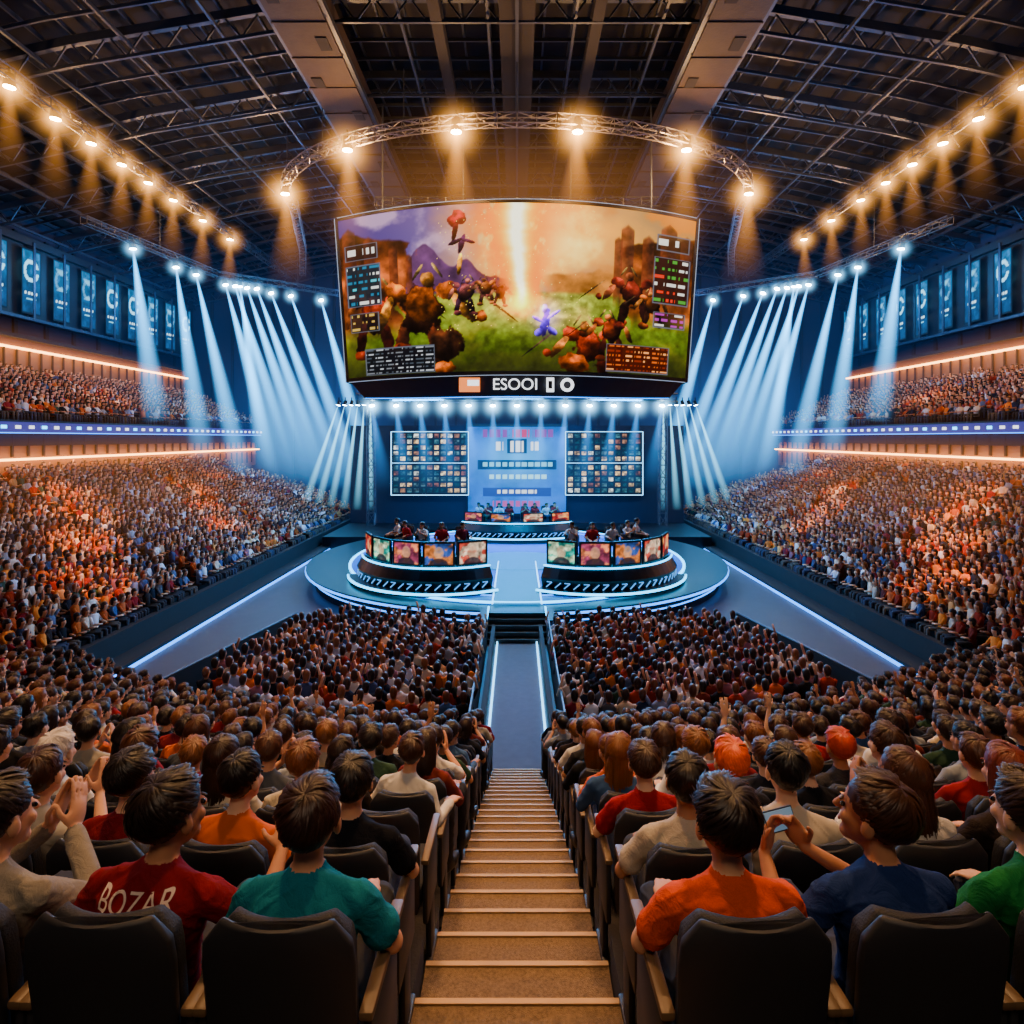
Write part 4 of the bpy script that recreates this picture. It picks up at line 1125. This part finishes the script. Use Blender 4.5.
def arc_desk(name,P,h,nmon,ms,players):
    e=empty(name)
    mb=MB(); rs=[];n=len(P)
    nrm=[]
    for i in range(n):
        d=(P[min(i+1,n-1)]-P[max(i-1,0)]).normalized(); nn=Vector((d.y,-d.x,0))
        if nn.y>0: nn=-nn
        nrm.append(nn)
    for i in range(n):
        p=P[i];q=nrm[i]
        rs.append([p+q*.35+Vector((0,0,.0)),p+q*.5+Vector((0,0,h*.55)),p+q*.25+Vector((0,0,h)),p-q*.7+Vector((0,0,h)),p-q*.7+Vector((0,0,h-.1)),p+q*.1+Vector((0,0,h-.1)),p+q*.1])
    mb.rings(rs,m_desk)
    rs=[[p+q*.85,p+q*.85+Vector((0,0,.16)),p-q*1.9+Vector((0,0,.16)),p-q*1.9] for p,q in zip(P,nrm)]
    mb.rings(rs,m_stagef)
    def line(off,z,w,m):
        r=[[p+q*off+Vector((0,0,z)),p+q*(off+w)+Vector((0,0,z)),p+q*(off+w)+Vector((0,0,z+w)),p+q*off+Vector((0,0,z+w))] for p,q in zip(P,nrm)]
        mb.rings(r,m)
    line(.25,h,.06,m_led_c);line(.83,.08,.08,m_led_c);line(.36,.02,.05,m_led_c)
    mk=M(name+'_mark',hx('6080c0'),.4,emit=(.08,.4,1),es=1.4)
    for i in range(1,n-1):
        p=P[i];q=nrm[i]; t=Vector((-q.y,q.x,0))
        c=p+q*.48
        mb.beam(c+Vector((0,0,h*.2))-t*.12,c+t*.12+Vector((0,0,h*.42)),.03,.04,mk)
        if i%2: mb.beam(c+Vector((0,0,h*.42))-t*.10,c+t*.12+Vector((0,0,h*.42)),.03,.03,mk)
    mb.obj('desk',e)
    RZ=.6 if nmon==5 else .45
    for k in range(nmon):
        f=(k+.5)/nmon*(n-1); i=int(f); p=P[i].lerp(P[min(i+1,n-1)],f-i); q=nrm[i]; t=Vector((-q.y,q.x,0))
        if t.x<0:t=-t
        w,hh=ms
        c=p+q*.05+Vector((0,0,h+.10+hh/2))
        grid_obj('monitor_screen',mon_img(k+int(players)),lambda u,v,c=c,t=t,q=q:tuple(c+t*(u-.5)*w+q*.045+Vector((0,0,(.5-v)*hh))),m_lcd,e)
        mb=MB(); R=Matrix((t,-q,Vector((0,0,1)))).transposed()
        mb.box(c,(w+.08,.07,hh+.08),m_blk,R); mb.box(c-Vector((0,0,hh/2+.08)),(.12,.06,.16),m_blk,R); mb.box(p+q*.05+Vector((0,0,h+.01)),(.4,.25,.03),m_blk,R)
        mb.obj('monitor',e)
        for dx in((-.3,.3) if nmon==4 else (-.0,)):
            plp.append(tuple(p-q*1.15+t*dx+Vector((0,0,.16+RZ+(.45 if nmon==5 else 0))))); plr.append(math.atan2(q.y,q.x)-math.pi/2); plc.append(hx(random.choice(['c8ccd4','b02a30','b02a30','d8d8dc','7a2a3a'])))
    mb=MB(); mb.rings([[p-q*.75+Vector((0,0,.16)),p-q*.75+Vector((0,0,.16+RZ)),p-q*1.9+Vector((0,0,.16+RZ)),p-q*1.9+Vector((0,0,.16))] for p,q in zip(P,nrm)],m_stagef)
    if nmon==5: mb.rings([[p-q*.85+Vector((0,0,.16+RZ)),p-q*.85+Vector((0,0,.61+RZ)),p-q*1.7+Vector((0,0,.61+RZ)),p-q*1.7+Vector((0,0,.16+RZ))] for p,q in zip(P,nrm)],m_stagef)
    mb.obj('player_riser',e)
    return e
for s in(-1,1):
    P=[]
    for i in range(21):
        t=i/20; a=math.radians(196+(304-196)*t)
        P.append(Vector((-(3.15)+3.0*math.cos(a)*1.15,27.2+3.7*math.sin(a),.86)))
    if s>0: P=[Vector((-p.x,p.y,p.z)) for p in P][::-1]
    arc_desk('player_desk',P,.95,5,(1.18,.9),s>0)
P=[Vector((3.5*math.sin(a*.09),36.2-1.2*math.cos(a*.09*1.2),1.0)) for a in range(-12,13)]
arc_desk('host_desk',P,.9,4,(1.2,.5),2)
N_=len(plp)
gn_instancer('esports_players',tmpl[:3],plp,plr,[(1.1,)*3]*N_,[i%3 for i in range(N_)],plc,e_st)
gn_instancer('gaming_chairs',[CH],plp,plr,[(1.0,1.0,1.2)]*N_,[0]*N_,[(0,0,0)]*N_,e_st)

# ------------------------------------------------------------ added fill lights
e_h=empty('added_light_rig')
mb=MB()
for x,y,tx,ty,en in((-9,14,-9,9,8500),(-3,12,-3.5,7,7600),(3,12,3.5,7,7600),(9,14,9,9,8500),(-4,7,-2.2,2.4,4400),(4,7,2.2,2.4,4400)):
    mb.box((x,y,20.3),(.9,.9,.5),m_blk); mb.tube((x,y,20.4),(x,y,26.4),.03,.03,m_steel,4)
    lamp('SPOT',(x,y,19.9),en,(1,.52,.21),(tx,ty,3),size=.3,angle=48,blend=1,parent=e_h,name='added_overhead_lamp')  # unseen overhead lamps added, with housings, to warm-light the near rows
mb.obj('added_housings',e_h)
lamp('AREA',(0,-3,14),330,(1,.72,.5),(0,3,4),size=3,parent=e_h,name='rear_fill_lamp')  # unseen fill added to brighten chair backs and stairs
mb=MB(); mb.box((0,-3.2,14.3),(3,3,.2),m_blk); mb.tube((0,-3.2,14.3),(0,-3.2,26.4),.05,.05,m_steel,5); mb.obj('rear_fill_housing',e_h)  # housing made up for the added rear fill
for s in(-1,1):
    for y in(14,28,42,54): lamp('POINT',(s*15,y,20.0),620,(.12,.38,1),parent=e_h,size=.3,name='roof_fill_light')  # bare blue points added to tint the roof steel
    for y in(32,44,54): lamp('AREA',(s*29,y,18.5),500,(.08,.4,1),(s*33,y,17),size=2,parent=e_h,name='banner_wash')
    lamp('SPOT',(s*5,24,21),9500,(.9,.45,.6),(s*4.5,16,1),size=.3,angle=30,blend=1,parent=e_h,name='floor_fill_spot')  # fill spot added to brighten the floor crowd
    lamp('SPOT',(s*8,26,20),1500,(.7,.65,.8),(s*10.3,21,0),size=.3,angle=26,blend=1,parent=e_h,name='floor_fill_spot')  # fill spot added to lighten the dark side floor

w=bpy.data.worlds.new('World'); SC.world=w; w.use_nodes=True
w.node_tree.nodes['Background'].inputs[0].default_value=(.05,.09,.2,1); w.node_tree.nodes['Background'].inputs[1].default_value=.15
cam=bpy.data.cameras.new('camera'); co=bpy.data.objects.new('camera',cam); COL.objects.link(co)
co.location=(0,0,CZ); co.rotation_euler=(math.radians(90),0,0); cam.sensor_width=36; cam.lens=36*600/1024
cam.shift_y=-74/1024; cam.shift_x=-5/1024; cam.clip_end=300; cam.clip_start=.05
SC.camera=co
print('TIMES',t_tm,t_bowl,time.time()-T0,len(pp))
